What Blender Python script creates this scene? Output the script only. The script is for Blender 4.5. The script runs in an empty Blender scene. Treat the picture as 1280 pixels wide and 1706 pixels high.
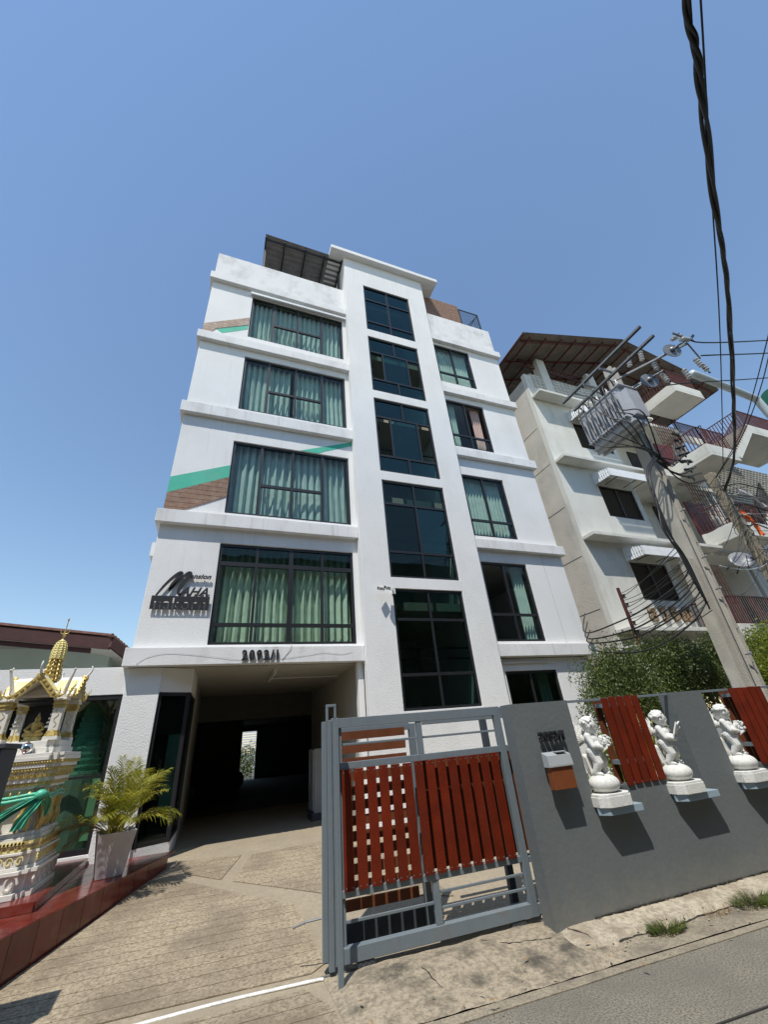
import bpy, bmesh, math, random
from mathutils import Vector, Matrix, Euler
from mathutils.geometry import tessellate_polygon
PI = math.pi
random.seed(7)
sc = bpy.context.scene
col = sc.collection

# ---------------------------------------------------------------- camera
cam = bpy.data.objects.new('camera', bpy.data.cameras.new('camera'))
col.objects.link(cam); sc.camera = cam
def cam_rot(pitch, roll, yaw):
    cy, sy = math.cos(yaw), math.sin(yaw)
    B = Matrix(((1,0,0),(0,0,1),(0,-1,0)))
    Rz = Matrix(((cy,-sy,0),(sy,cy,0),(0,0,1)))
    Rp = Matrix(((1,0,0),(0,math.cos(pitch),math.sin(pitch)),(0,-math.sin(pitch),math.cos(pitch))))
    Rr = Matrix(((math.cos(roll),-math.sin(roll),0),(math.sin(roll),math.cos(roll),0),(0,0,1)))
    return Rr @ Rp @ B @ Rz
Rc = cam_rot(.5121, .0932, .401)
cam.matrix_world = Matrix.Translation((0,0,1.6)) @ Rc.transposed().to_4x4()
cam.data.sensor_fit = 'HORIZONTAL'; cam.data.sensor_width = 36.0
cam.data.lens = 666.3/1280*36.0
cam.data.clip_start = .05; cam.data.clip_end = 3000

# ---------------------------------------------------------------- light
SUND = Vector((-.783, -.952, 2.45)).normalized()
w = bpy.data.worlds.new('World'); sc.world = w; w.use_nodes = True
nt = w.node_tree; nt.nodes.clear()
sky = nt.nodes.new('ShaderNodeTexSky'); sky.sky_type = 'NISHITA'; sky.sun_disc = False
sky.sun_elevation = math.asin(SUND.z); sky.sun_rotation = math.atan2(SUND.x, SUND.y)
sky.air_density = 1.45; sky.dust_density = .05; sky.ozone_density = 3.3; sky.altitude = 0
bgn = nt.nodes.new('ShaderNodeBackground'); bgn.inputs['Strength'].default_value = .15
wo = nt.nodes.new('ShaderNodeOutputWorld')
nt.links.new(sky.outputs[0], bgn.inputs['Color']); nt.links.new(bgn.outputs[0], wo.inputs['Surface'])
sun = bpy.data.objects.new('sun', bpy.data.lights.new('sun', 'SUN')); col.objects.link(sun)
sun.data.energy = 4.5; sun.data.angle = math.radians(.53); sun.data.color = (1.0, .955, .88)
sun.rotation_euler = SUND.to_track_quat('Z', 'Y').to_euler()
sun.location = (-5, -6, 20)
vs = sc.view_settings; sc.display_settings.display_device = 'sRGB'
vs.view_transform = 'Standard'; vs.look = 'None'; vs.gamma = 1; vs.exposure = 0.12; vs.use_curve_mapping = False
sc.render.engine = 'CYCLES'
sc.cycles.max_bounces = 8; sc.cycles.transparent_max_bounces = 24

# ---------------------------------------------------------------- materials
MATS = {}
def mat(name, c, rough=.8, var=.08, scale=3.0, bump=0.0, bscale=40.0, metal=0.0, dirt=None, dirt_amt=.0,
        dirt_scale=1.2, streak=0.0, spec=None, detail=6, coat=0, objrand=0, runs=None, splash=None):
    if name in MATS: return MATS[name]
    m = bpy.data.materials.new(name); m.use_nodes = True; MATS[name] = m
    n = m.node_tree; b = n.nodes['Principled BSDF']; L = n.links.new
    b.inputs['Roughness'].default_value = rough; b.inputs['Metallic'].default_value = metal
    if spec is not None: b.inputs['Specular IOR Level'].default_value = spec
    if coat: b.inputs['Coat Weight'].default_value = coat
    tc = n.nodes.new('ShaderNodeTexCoord')
    geo = n.nodes.new('ShaderNodeNewGeometry')
    src = geo.outputs['Position']
    nz = n.nodes.new('ShaderNodeTexNoise'); nz.inputs['Scale'].default_value = scale; nz.inputs['Detail'].default_value = detail
    L(src, nz.inputs['Vector'])
    mr = n.nodes.new('ShaderNodeMapRange'); mr.inputs[1].default_value = .3; mr.inputs[2].default_value = .7
    mr.inputs[3].default_value = 1-var; mr.inputs[4].default_value = 1+var
    L(nz.outputs['Fac'], mr.inputs[0])
    mx = n.nodes.new('ShaderNodeMix'); mx.data_type = 'RGBA'; mx.blend_type = 'MULTIPLY'; mx.inputs[0].default_value = 1
    mx.inputs[6].default_value = (*c, 1); L(mr.outputs[0], mx.inputs[7])
    out = mx.outputs[2]
    if dirt is not None and dirt_amt > 0:
        n2 = n.nodes.new('ShaderNodeTexNoise'); n2.inputs['Scale'].default_value = dirt_scale
        n2.inputs['Detail'].default_value = 9; n2.inputs['Roughness'].default_value = .68
        if streak:
            mp = n.nodes.new('ShaderNodeMapping'); mp.inputs['Scale'].default_value = (1, 1, 1-streak)
            L(src, mp.inputs[0]); L(mp.outputs[0], n2.inputs['Vector'])
        else: L(src, n2.inputs['Vector'])
        r2 = n.nodes.new('ShaderNodeMapRange'); r2.inputs[1].default_value = .5; r2.inputs[2].default_value = .74
        r2.inputs[3].default_value = 0; r2.inputs[4].default_value = dirt_amt; L(n2.outputs['Fac'], r2.inputs[0])
        m2 = n.nodes.new('ShaderNodeMix'); m2.data_type = 'RGBA'
        L(r2.outputs[0], m2.inputs[0]); L(out, m2.inputs[6]); m2.inputs[7].default_value = (*dirt, 1)
        out = m2.outputs[2]
    def overlay(out, fac, c):
        m3 = n.nodes.new('ShaderNodeMix'); m3.data_type = 'RGBA'; L(fac, m3.inputs[0]); L(out, m3.inputs[6]); m3.inputs[7].default_value = (*c,1); return m3.outputs[2]
    if runs:      # thin rain runs, stretched down the wall
        mp = n.nodes.new('ShaderNodeMapping'); mp.inputs['Scale'].default_value = (1,1,.045); L(src, mp.inputs[0])
        n4 = n.nodes.new('ShaderNodeTexNoise'); n4.inputs['Scale'].default_value = 9; n4.inputs['Detail'].default_value = 6; n4.inputs['Roughness'].default_value = .6; L(mp.outputs[0], n4.inputs['Vector'])
        n5 = n.nodes.new('ShaderNodeTexNoise'); n5.inputs['Scale'].default_value = .55; n5.inputs['Detail'].default_value = 3; L(src, n5.inputs['Vector'])
        r4 = n.nodes.new('ShaderNodeMapRange'); r4.inputs[1].default_value = .56; r4.inputs[2].default_value = .72; r4.inputs[3].default_value = 0; r4.inputs[4].default_value = runs[1]; L(n4.outputs['Fac'], r4.inputs[0])
        r5 = n.nodes.new('ShaderNodeMapRange'); r5.inputs[1].default_value = .42; r5.inputs[2].default_value = .62; L(n5.outputs['Fac'], r5.inputs[0])
        mm = n.nodes.new('ShaderNodeMath'); mm.operation = 'MULTIPLY'; L(r4.outputs[0], mm.inputs[0]); L(r5.outputs[0], mm.inputs[1]); out = overlay(out, mm.outputs[0], runs[0])
    if splash:    # mud splashed up from the ground
        sx = n.nodes.new('ShaderNodeSeparateXYZ'); L(src, sx.inputs[0]); n6 = n.nodes.new('ShaderNodeTexNoise'); n6.inputs['Scale'].default_value = 7; n6.inputs['Detail'].default_value = 8; L(src, n6.inputs['Vector'])
        ml = n.nodes.new('ShaderNodeMath'); ml.operation = 'MULTIPLY_ADD'; L(n6.outputs['Fac'], ml.inputs[0]); ml.inputs[1].default_value = -.5; L(sx.outputs['Z'], ml.inputs[2])
        r6 = n.nodes.new('ShaderNodeMapRange'); r6.inputs[1].default_value = -.22; r6.inputs[2].default_value = .10; r6.inputs[3].default_value = splash[1]; r6.inputs[4].default_value = 0; L(ml.outputs[0], r6.inputs[0]); out = overlay(out, r6.outputs[0], splash[0])
    if objrand:
        oi = n.nodes.new('ShaderNodeObjectInfo'); r7 = n.nodes.new('ShaderNodeMapRange'); r7.inputs[3].default_value = 1-objrand; r7.inputs[4].default_value = 1+objrand; L(oi.outputs['Random'], r7.inputs[0])
        m7 = n.nodes.new('ShaderNodeMix'); m7.data_type = 'RGBA'; m7.blend_type = 'MULTIPLY'; m7.inputs[0].default_value = 1; L(out, m7.inputs[6]); L(r7.outputs[0], m7.inputs[7]); out = m7.outputs[2]
    L(out, b.inputs['Base Color'])
    if bump > 0:
        n3 = n.nodes.new('ShaderNodeTexNoise'); n3.inputs['Scale'].default_value = bscale; n3.inputs['Detail'].default_value = 5
        L(src, n3.inputs['Vector'])
        bp = n.nodes.new('ShaderNodeBump'); bp.inputs['Strength'].default_value = bump; bp.inputs['Distance'].default_value = .02
        L(n3.outputs['Fac'], bp.inputs['Height']); L(bp.outputs[0], b.inputs['Normal'])
    return m
def speckle(name, c1, c2, scale, rough=.9, bump=.5, thr=(.42,.62), big=None, bsc=1.7, bamt=.7, brng=(.38,.68)):
    """mineral surface: voronoi/noise grains in two colours plus broad stains"""
    if name in MATS: return MATS[name]
    m = bpy.data.materials.new(name); m.use_nodes = True; MATS[name] = m
    n = m.node_tree; b = n.nodes['Principled BSDF']; L = n.links.new
    b.inputs['Roughness'].default_value = rough
    geo = n.nodes.new('ShaderNodeNewGeometry'); src = geo.outputs['Position']
    a = n.nodes.new('ShaderNodeTexNoise'); a.inputs['Scale'].default_value = scale; a.inputs['Detail'].default_value = 4
    a.inputs['Roughness'].default_value = .75; L(src, a.inputs['Vector'])
    r = n.nodes.new('ShaderNodeMapRange'); r.inputs[1].default_value = thr[0]; r.inputs[2].default_value = thr[1]; L(a.outputs['Fac'], r.inputs[0])
    mx = n.nodes.new('ShaderNodeMix'); mx.data_type = 'RGBA'; L(r.outputs[0], mx.inputs[0])
    mx.inputs[6].default_value = (*c1,1); mx.inputs[7].default_value = (*c2,1)
    g = n.nodes.new('ShaderNodeTexNoise'); g.inputs['Scale'].default_value = bsc; g.inputs['Detail'].default_value = 9
    g.inputs['Roughness'].default_value = .65; L(src, g.inputs['Vector'])
    r2 = n.nodes.new('ShaderNodeMapRange'); r2.inputs[1].default_value = brng[0]; r2.inputs[2].default_value = brng[1]
    r2.inputs[3].default_value = 0; r2.inputs[4].default_value = bamt; L(g.outputs['Fac'], r2.inputs[0])
    m2 = n.nodes.new('ShaderNodeMix'); m2.data_type = 'RGBA'; L(r2.outputs[0], m2.inputs[0]); L(mx.outputs[2], m2.inputs[6])
    m2.inputs[7].default_value = (*(big or [x*.6 for x in c1]), 1)
    L(m2.outputs[2], b.inputs['Base Color'])
    bp = n.nodes.new('ShaderNodeBump'); bp.inputs['Strength'].default_value = bump; bp.inputs['Distance'].default_value = .01
    L(a.outputs['Fac'], bp.inputs['Height']); L(bp.outputs[0], b.inputs['Normal'])
    return m
def glass(name, tint, refl=1.0, rough=.0, fres=1.5, rt=(1,1,1)):
    m = bpy.data.materials.new(name); m.use_nodes = True; MATS[name] = m
    n = m.node_tree; n.nodes.clear(); L = n.links.new
    o = n.nodes.new('ShaderNodeOutputMaterial'); t = n.nodes.new('ShaderNodeBsdfTransparent'); t.inputs[0].default_value = (*tint,1)
    g = n.nodes.new('ShaderNodeBsdfGlossy'); g.inputs['Roughness'].default_value = rough; g.inputs[0].default_value = (refl*rt[0],refl*rt[1],refl*rt[2],1)
    f0 = ((fres-1)/(fres+1))**2
    # Schlick reflectance, the same from either side of the pane
    # slightly wavy panes
    geo = n.nodes.new('ShaderNodeNewGeometry'); nz = n.nodes.new('ShaderNodeTexNoise'); nz.inputs['Scale'].default_value = 1.3
    L(geo.outputs['Position'], nz.inputs['Vector']); bp = n.nodes.new('ShaderNodeBump'); bp.inputs['Strength'].default_value = .25; bp.inputs['Distance'].default_value = .01
    L(nz.outputs['Fac'], bp.inputs['Height']); L(bp.outputs[0], g.inputs['Normal'])
    dt = n.nodes.new('ShaderNodeVectorMath'); dt.operation = 'DOT_PRODUCT'; L(geo.outputs['Normal'], dt.inputs[0]); L(geo.outputs['Incoming'], dt.inputs[1])
    def mth(op, a, b=None):
        q = n.nodes.new('ShaderNodeMath'); q.operation = op
        for i_, v_ in enumerate((a, b)):
            if v_ is None: continue
            if isinstance(v_, (int, float)): q.inputs[i_].default_value = v_
            else: L(v_, q.inputs[i_])
        return q.outputs[0]
    p5 = mth('POWER', mth('SUBTRACT', 1.0, mth('ABSOLUTE', dt.outputs['Value'])), 5.0)
    fr = mth('ADD', mth('MULTIPLY', p5, 1-f0), f0)
    mx = n.nodes.new('ShaderNodeMixShader'); L(fr, mx.inputs[0]); L(t.outputs[0], mx.inputs[1]); L(g.outputs[0], mx.inputs[2])
    L(mx.outputs[0], o.inputs[0]); return m
def leafmat(name, c1, c2, trans=.35, rough=.5):
    m = bpy.data.materials.new(name); m.use_nodes = True; MATS[name] = m
    n = m.node_tree; L = n.links.new; b = n.nodes['Principled BSDF']; b.inputs['Roughness'].default_value = rough
    geo = n.nodes.new('ShaderNodeNewGeometry'); 
    nz = n.nodes.new('ShaderNodeTexNoise'); nz.inputs['Scale'].default_value = 6; L(geo.outputs['Position'], nz.inputs['Vector'])
    ad = n.nodes.new('ShaderNodeMath'); ad.operation = 'ADD'; L(geo.outputs['Random Per Island'], ad.inputs[0]); L(nz.outputs['Fac'], ad.inputs[1])
    r = n.nodes.new('ShaderNodeMapRange'); r.inputs[1].default_value = .3; r.inputs[2].default_value = 1.4; L(ad.outputs[0], r.inputs[0])
    mx = n.nodes.new('ShaderNodeMix'); mx.data_type = 'RGBA'; L(r.outputs[0], mx.inputs[0])
    mx.inputs[6].default_value = (*c1,1); mx.inputs[7].default_value = (*c2,1)
    L(mx.outputs[2], b.inputs['Base Color'])
    t = n.nodes.new('ShaderNodeBsdfTranslucent'); L(mx.outputs[2], t.inputs[0])
    ms = n.nodes.new('ShaderNodeMixShader'); ms.inputs[0].default_value = trans
    L(b.outputs[0], ms.inputs[1]); L(t.outputs[0], ms.inputs[2]); L(ms.outputs[0], n.nodes['Material Output'].inputs[0]); return m

M = {}
M['white'] = mat('white_painted_render', (.78,.78,.765), .85, .03, 1.2, .40, 55, dirt=(.56,.54,.50), dirt_amt=.35, dirt_scale=.9, streak=.6, runs=((.5,.48,.44),.26))
M['white_top'] = mat('weathered_white_render', (.76,.76,.75), .88, .05, 1.6, .4, 45, dirt=(.40,.39,.37), dirt_amt=.75, dirt_scale=1.7, streak=.3, runs=((.30,.29,.27),.6))
M['band'] = mat('white_painted_ledge', (.75,.75,.74), .85, .05, 2, .3, 60, dirt=(.45,.43,.40), dirt_amt=.5, dirt_scale=2.4, streak=.5, runs=((.34,.32,.29),.55))
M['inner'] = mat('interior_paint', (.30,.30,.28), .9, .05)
M['inner_shade'] = mat('garage_paint_shade', (.13,.125,.11), .92, .1)  # darker copy of the garage paint: shade of the deep interior put into the colour
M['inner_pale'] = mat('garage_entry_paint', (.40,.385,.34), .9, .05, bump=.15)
M['frame'] = mat('dark_aluminium', (.018,.019,.021), .38, .1, 8)
M['glass'] = glass('green_tinted_glass', (.76,.86,.83), .9)
M['glass_dark'] = glass('dark_tinted_glass', (.26,.38,.35), .85, fres=1.5, rt=(.75,.92,.9))
M['glass_teal'] = glass('teal_reflective_glass', (.20,.36,.36), .9, fres=1.75, rt=(.55,.88,.88))
M['curtain'] = mat('mint_curtain_fabric', (.52,.62,.575), .9, .10, 5, .25, 300)
M['curtain_pale'] = mat('pale_green_curtain_fabric', (.60,.69,.55), .9, .12, 7, .25, 300)
M['curtain_pink'] = mat('pink_beige_curtain_fabric', (.55,.40,.36), .9, .12, 7, .25, 300)
for k in ('curtain','curtain_pale','curtain_pink'):
    m_ = M[k]; n_ = m_.node_tree; b_ = n_.nodes['Principled BSDF']; t_ = n_.nodes.new('ShaderNodeBsdfTranslucent')
    n_.links.new(b_.inputs['Base Color'].links[0].from_socket, t_.inputs[0]); x_ = n_.nodes.new('ShaderNodeMixShader'); x_.inputs[0].default_value = .06
    n_.links.new(b_.outputs[0], x_.inputs[1]); n_.links.new(t_.outputs[0], x_.inputs[2]); n_.links.new(x_.outputs[0], n_.nodes['Material Output'].inputs[0])
M['teal'] = mat('teal_paint', (.055,.46,.32), .75, .06, 3, .25, 60, dirt=(.3,.42,.36), dirt_amt=.3)
M['clad'] = mat('brown_wood_grain_board', (.24,.135,.085), .7, .22, 14, .3, 90, dirt=(.36,.29,.22), dirt_amt=.6, dirt_scale=5)
M['clad_old'] = mat('faded_wood_grain_board', (.42,.31,.24), .8, .25, 14, .3, 90, dirt=(.6,.55,.5), dirt_amt=.6, dirt_scale=5)
M['black'] = mat('black_sign_plate', (.016,.017,.019), .45, .1, 10)
M['gate'] = mat('blue_grey_painted_steel', (.155,.19,.215), .5, .09, 5, .10, 120, dirt=(.13,.10,.07), dirt_amt=.5, dirt_scale=5, runs=((.10,.085,.065),.4))
M['gate_dark'] = mat('dark_and_shaded_steel', (.055,.065,.08), .5, .1, 5)
M['plank'] = mat('maroon_painted_plank', (.130,.0150,.004), .62, .2, 6, .18, 60, spec=.15, objrand=.14, dirt=(.10,.03,.02), dirt_amt=.4, dirt_scale=6, streak=.7)
M['plank_brown'] = mat('brown_painted_plank', (.15,.05,.022), .6, .15, 6, .1, 60, spec=.2, objrand=.15)
M['wall'] = mat('grey_wall_paint', (.118,.132,.135), .75, .05, 1.1, .16, 22, dirt=(.10,.107,.105), dirt_amt=.45, dirt_scale=1.9, runs=((.075,.08,.08),.4), splash=((.20,.185,.15),.45))
M['shelf'] = mat('pale_blue_grey_shelf', (.25,.32,.37), .7, .05, 4, .12, 40)
M['statue'] = mat('white_cast_stone', (.68,.68,.65), .8, .06, 20, .35, 130, dirt=(.36,.37,.34), dirt_amt=.55, dirt_scale=17)
M['statue_base'] = mat('speckled_cast_stone', (.66,.66,.62), .85, .08, 40, .4, 160, dirt=(.36,.38,.36), dirt_amt=.5, dirt_scale=22)
M['mb_top'] = mat('grey_sheet_metal', (.34,.36,.37), .45, .04, 6)
M['mb'] = mat('rust_brown_sheet_metal', (.17,.045,.010), .6, .1, 9)
M['conc'] = speckle('driveway_concrete', (.395,.325,.225), (.19,.148,.098), 36, bump=.8, big=(.15,.118,.08), bsc=1.4, bamt=.8, brng=(.42,.66))
M['conc_smooth'] = speckle('smooth_trowelled_concrete', (.355,.295,.21), (.24,.20,.14), 24, bump=.3, thr=(.35,.7), big=(.25,.21,.15))
M['groove'] = mat('dirty_groove', (.12,.10,.075), .95, .2)
M['apron'] = speckle('rough_cement_apron', (.36,.30,.215), (.20,.17,.12), 26, bump=1.0, big=(.06,.053,.042), bsc=2.6, bamt=.9, brng=(.50,.66))
M['kerb'] = speckle('pale_cement_kerb', (.46,.40,.30), (.27,.235,.175), 22, bump=1.2, big=(.22,.18,.125), bsc=3.2, bamt=.8, brng=(.46,.66))
M['road'] = speckle('worn_concrete_road', (.25,.225,.175), (.085,.075,.055), 70, bump=.7, thr=(.45,.6), big=(.13,.12,.10))
M['road_far'] = speckle('asphalt_ground', (.19,.175,.14), (.10,.10,.085), 60)
M['gutter'] = speckle('gutter_cement', (.32,.27,.19), (.19,.165,.125), 45, bump=.5, big=(.11,.095,.075), bsc=2.4, bamt=.85, brng=(.46,.66))
M['crack'] = mat('dark_crack', (.03,.028,.024), .95)
M['paint_line'] = mat('white_road_paint', (.70,.69,.66), .8, .12, 12, .5, 60, dirt=(.36,.31,.24), dirt_amt=.8, dirt_scale=8)
M['redtile'] = mat('dark_red_polished_tile', (.135,.020,.013), .18, .22, 5, .0, 40, dirt=(.20,.10,.08), dirt_amt=.45, dirt_scale=3.5, objrand=.2)
M['grout'] = mat('pale_grout', (.32,.22,.18), .9)
M['shr_white'] = mat('glossy_white_shrine_paint', (.74,.715,.65), .4, .04, 8, .05, 60, dirt=(.5,.46,.38), dirt_amt=.35, dirt_scale=5)
M['gold'] = mat('gold_leaf_paint', (.60,.45,.15), .38, .25, 25, .3, 90, metal=.35, dirt=(.30,.17,.03), dirt_amt=.6, dirt_scale=18)
M['goldy'] = mat('yellow_gold_paint', (.78,.68,.30), .5, .15, 25, .3, 90, metal=.1, dirt=(.5,.34,.07), dirt_amt=.6, dirt_scale=18)
M['silver'] = mat('polished_silver_metal', (.75,.75,.76), .12, .03, 3, metal=1)
M['brass'] = mat('polished_brass', (.75,.48,.18), .18, .05, 3, metal=1)
M['sash'] = mat('green_satin_cloth', (.07,.42,.27), .45, .2, 7, .2, 50)
M['greenglass'] = glass('green_shopfront_glass', (.42,.60,.50), .7, fres=1.5)
M['pot'] = mat('pale_grey_planter', (.52,.50,.50), .7, .05, 5, .1, 50, dirt=(.36,.33,.31), dirt_amt=.5, dirt_scale=6, streak=.7)
M['soil'] = mat('soil', (.05,.035,.02), .95, .3, 30, .8, 60)
M['frond'] = leafmat('areca_frond', (.10,.15,.012), (.40,.36,.04), .4)
M['stem'] = mat('yellow_green_stem', (.30,.27,.06), .5, .3, 12)
M['dry'] = leafmat('dry_frond', (.30,.17,.07), (.42,.27,.12), .3)
M['leaf'] = leafmat('hedge_leaf', (.014,.034,.008), (.13,.17,.035), .3)
M['leaf_y'] = leafmat('yellow_green_leaf', (.10,.17,.02), (.38,.42,.06), .4)
M['grass'] = leafmat('kerb_grass', (.045,.085,.015), (.17,.20,.05), .3)
M['bark'] = mat('bark', (.10,.075,.05), .9, .3, 20, .6, 40)
M['nb'] = mat('neighbour_cream_render', (.66,.65,.59), .88, .06, 1.1, .35, 40, dirt=(.38,.37,.32), dirt_amt=.6, dirt_scale=1.4, streak=.6)
M['nb_side'] = mat('neighbour_bare_render', (.56,.53,.47), .92, .10, 1.3, .45, 30, dirt=(.30,.29,.26), dirt_amt=.6, dirt_scale=1.2, streak=.5)
M['shutter'] = mat('dark_louvre_wood', (.030,.024,.022), .6, .15, 12)
M['zinc'] = mat('white_zinc_sheet', (.66,.68,.69), .5, .06, 5, metal=.0)
M['redsteel'] = mat('red_oxide_steel', (.095,.026,.020), .6, .15, 9)
M['maroon'] = mat('maroon_panel', (.12,.020,.018), .55, .12, 7)
M['roofsheet'] = mat('fibre_cement_roof', (.17,.145,.12), .9, .15, 3, .3, 20)
M['metalroof'] = mat('ribbed_metal_sheet', (.25,.24,.24), .5, .12, 6, metal=.3, dirt=(.12,.09,.07), dirt_amt=.5, dirt_scale=4)
M['blacksteel'] = mat('black_painted_steel', (.02,.02,.022), .5, .1)
M['pole'] = mat('utility_pole_concrete', (.40,.375,.32), .92, .12, 3, .4, 50, dirt=(.24,.215,.175), dirt_amt=.5, dirt_scale=2.2, streak=.6)
M['pole_old'] = mat('weathered_pole_concrete', (.34,.285,.20), .95, .25, 6, .8, 35, dirt=(.12,.10,.08), dirt_amt=.7, dirt_scale=5, streak=.6)
M['galv'] = mat('galvanised_steel', (.20,.21,.22), .5, .15, 12, metal=.3, dirt=(.14,.14,.13), dirt_amt=.5, dirt_scale=10)
M['xfmr'] = mat('pale_grey_transformer_paint', (.47,.49,.52), .45, .05, 8, metal=0, dirt=(.3,.3,.3), dirt_amt=.3, dirt_scale=6)
M['cable'] = mat('black_cable_sheath', (.014,.014,.015), .5, .1)
M['cable_grey'] = mat('grey_cable_sheath', (.33,.32,.30), .6, .1)
M['porcelain'] = mat('grey_porcelain', (.52,.52,.50), .25, .06)
M['letter_tan'] = mat('tan_sign_letter', (.30,.21,.13), .6, .15, 12)
M['letter_edge'] = mat('dark_brown_letter_edge', (.05,.035,.02), .6, .1)
M['orange'] = mat('orange_cloth', (.85,.17,.03), .8, .1)
M['cloth'] = mat('pale_laundry_cloth', (.55,.52,.50), .85, .15, 12)
M['green_sign'] = mat('green_sign_disc', (.03,.22,.14), .5, .05)
M['lamp'] = mat('pale_blue_grey_tube', (.46,.52,.54), .45, .06, 8, dirt=(.3,.3,.28), dirt_amt=.4, dirt_scale=8)
M['house_green'] = mat('pale_green_house_wall', (.42,.50,.46), .88, .06, 1.5, .3, 40)
M['fascia'] = mat('dark_red_brown_fascia', (.055,.016,.013), .7, .18, 6, .1, 40)
M['rooftile'] = mat('red_brown_roof_tile', (.20,.10,.075), .85, .25, 9, .3, 40)
M['plastic_w'] = mat('white_plastic', (.62,.62,.60), .4, .04)
M['steel'] = mat('stainless_steel', (.62,.60,.57), .28, .06, 4, metal=1)
M['opp'] = mat('opposite_building_render', (.22,.20,.17), .9, .1, 1, .2, 30)
M['net'] = leafmat('green_netting', (.08,.36,.28), (.16,.50,.40), .5)
M['tyre'] = mat('black_rubber', (.012,.012,.013), .8)

# ---------------------------------------------------------------- mesh helpers
class MB:
    """collects faces and links them as ONE mesh object"""
    def __init__(s): s.v = []; s.f = []; s.mi = []; s.smooth = False
    def add(s, vs, fs, mi=0):
        o = len(s.v); s.v += [tuple(x) for x in vs]
        for f in fs: s.f.append(tuple(i+o for i in f)); s.mi.append(mi)
        return s
    def box(s, x0, x1, y0, y1, z0, z1, mi=0):
        return s.add([(x0,y0,z0),(x1,y0,z0),(x1,y1,z0),(x0,y1,z0),(x0,y0,z1),(x1,y0,z1),(x1,y1,z1),(x0,y1,z1)],
              [(0,3,2,1),(4,5,6,7),(0,1,5,4),(1,2,6,5),(2,3,7,6),(3,0,4,7)], mi)
    def xbox(s, mtx, hx, hy, hz, mi=0):
        p = [mtx @ Vector(c) for c in ((-hx,-hy,-hz),(hx,-hy,-hz),(hx,hy,-hz),(-hx,hy,-hz),(-hx,-hy,hz),(hx,-hy,hz),(hx,hy,hz),(-hx,hy,hz))]
        return s.add(p, [(0,3,2,1),(4,5,6,7),(0,1,5,4),(1,2,6,5),(2,3,7,6),(3,0,4,7)], mi)
    def bar(s, a, b, wx, wz, mi=0, up=(0,0,1)):
        a, b = Vector(a), Vector(b); d = b-a; L = d.length
        if L < 1e-6: return s
        z = d/L; u = Vector(up)
        if abs(z.dot(u)) > .98: u = Vector((0,1,0))
        x = z.cross(u).normalized(); y = x.cross(z)
        m = Matrix((x, y, z)).transposed().to_4x4(); m.translation = (a+b)/2
        return s.xbox(m, wx/2, wz/2, L/2, mi)
    def tube(s, pts, r, n=6, mi=0, cap=True, r1=None):
        pts = [Vector(p) for p in pts]; N = len(pts); o = []; prev = None
        for i, p in enumerate(pts):
            d = (pts[min(i+1,N-1)]-pts[max(i-1,0)])
            if d.length < 1e-9: d = Vector((0,0,1))
            d.normalize()
            if prev is None:
                u = Vector((0,0,1)) if abs(d.z) < .9 else Vector((1,0,0))
                x = d.cross(u).normalized()
            else:
                x = (prev - d*prev.dot(d)); x = x.normalized() if x.length > 1e-6 else d.orthogonal().normalized()
            prev = x; y = d.cross(x)
            rr = r if r1 is None else r+(r1-r)*i/max(1,N-1)
            if isinstance(r, (list,tuple)): rr = r[i]
            for k in range(n):
                a = 2*PI*k/n; o.append(p + (x*math.cos(a)+y*math.sin(a))*rr)
        fs = []
        for i in range(N-1):
            for k in range(n):
                k2 = (k+1)%n; fs.append((i*n+k, i*n+k2, (i+1)*n+k2, (i+1)*n+k))
        if cap: fs.append(tuple(range(n))[::-1]); fs.append(tuple((N-1)*n+k for k in range(n)))
        return s.add(o, fs, mi)
    def lathe(s, prof, n=16, c=(0,0,0), mi=0, axis=None):
        o = []; m = axis or Matrix.Identity(3); c = Vector(c)
        for r, z in prof:
            for k in range(n):
                a = 2*PI*k/n; o.append(c + m @ Vector((r*math.cos(a), r*math.sin(a), z)))
        fs = []
        for i in range(len(prof)-1):
            for k in range(n):
                k2=(k+1)%n; fs.append((i*n+k, i*n+k2, (i+1)*n+k2, (i+1)*n+k))
        fs.append(tuple(range(n))[::-1]); fs.append(tuple((len(prof)-1)*n+k for k in range(n)))
        return s.add(o, fs, mi)
    def ell(s, c, r, n=12, m=8, mtx=None, mi=0):
        c = Vector(c); o = []; R = mtx or Matrix.Identity(3)
        for i in range(1, m):
            t = PI*i/m
            for k in range(n):
                a = 2*PI*k/n; o.append(c + R @ Vector((r[0]*math.sin(t)*math.cos(a), r[1]*math.sin(t)*math.sin(a), r[2]*math.cos(t))))
        top = len(o); o.append(c + R @ Vector((0,0,r[2]))); o.append(c - R @ Vector((0,0,r[2])))
        fs = []
        for i in range(m-2):
            for k in range(n):
                k2=(k+1)%n; fs.append((i*n+k, (i+1)*n+k, (i+1)*n+k2, i*n+k2))
        for k in range(n):
            k2=(k+1)%n; fs.append((top, k, k2)); fs.append((top+1, (m-2)*n+k2, (m-2)*n+k))
        return s.add(o, fs, mi)
    def prism(s, poly, a, b, ax='y', mi=0):
        """2-D polygon extruded from a to b; ax y: poly=(x,z); ax z: poly=(x,y); ax x: poly=(y,z)"""
        n = len(poly)
        P = {'y': lambda p,t:(p[0],t,p[1]), 'z': lambda p,t:(p[0],p[1],t), 'x': lambda p,t:(t,p[0],p[1])}[ax]
        v = [P(p,a) for p in poly]+[P(p,b) for p in poly]
        tris = tessellate_polygon([[Vector((p[0],p[1],0)) for p in poly]])
        fs = [tuple(t) for t in tris]+[tuple(i+n for i in reversed(t)) for t in tris]
        fs += [(i,(i+1)%n,(i+1)%n+n,i+n) for i in range(n)]
        return s.add(v, fs, mi)
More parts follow.
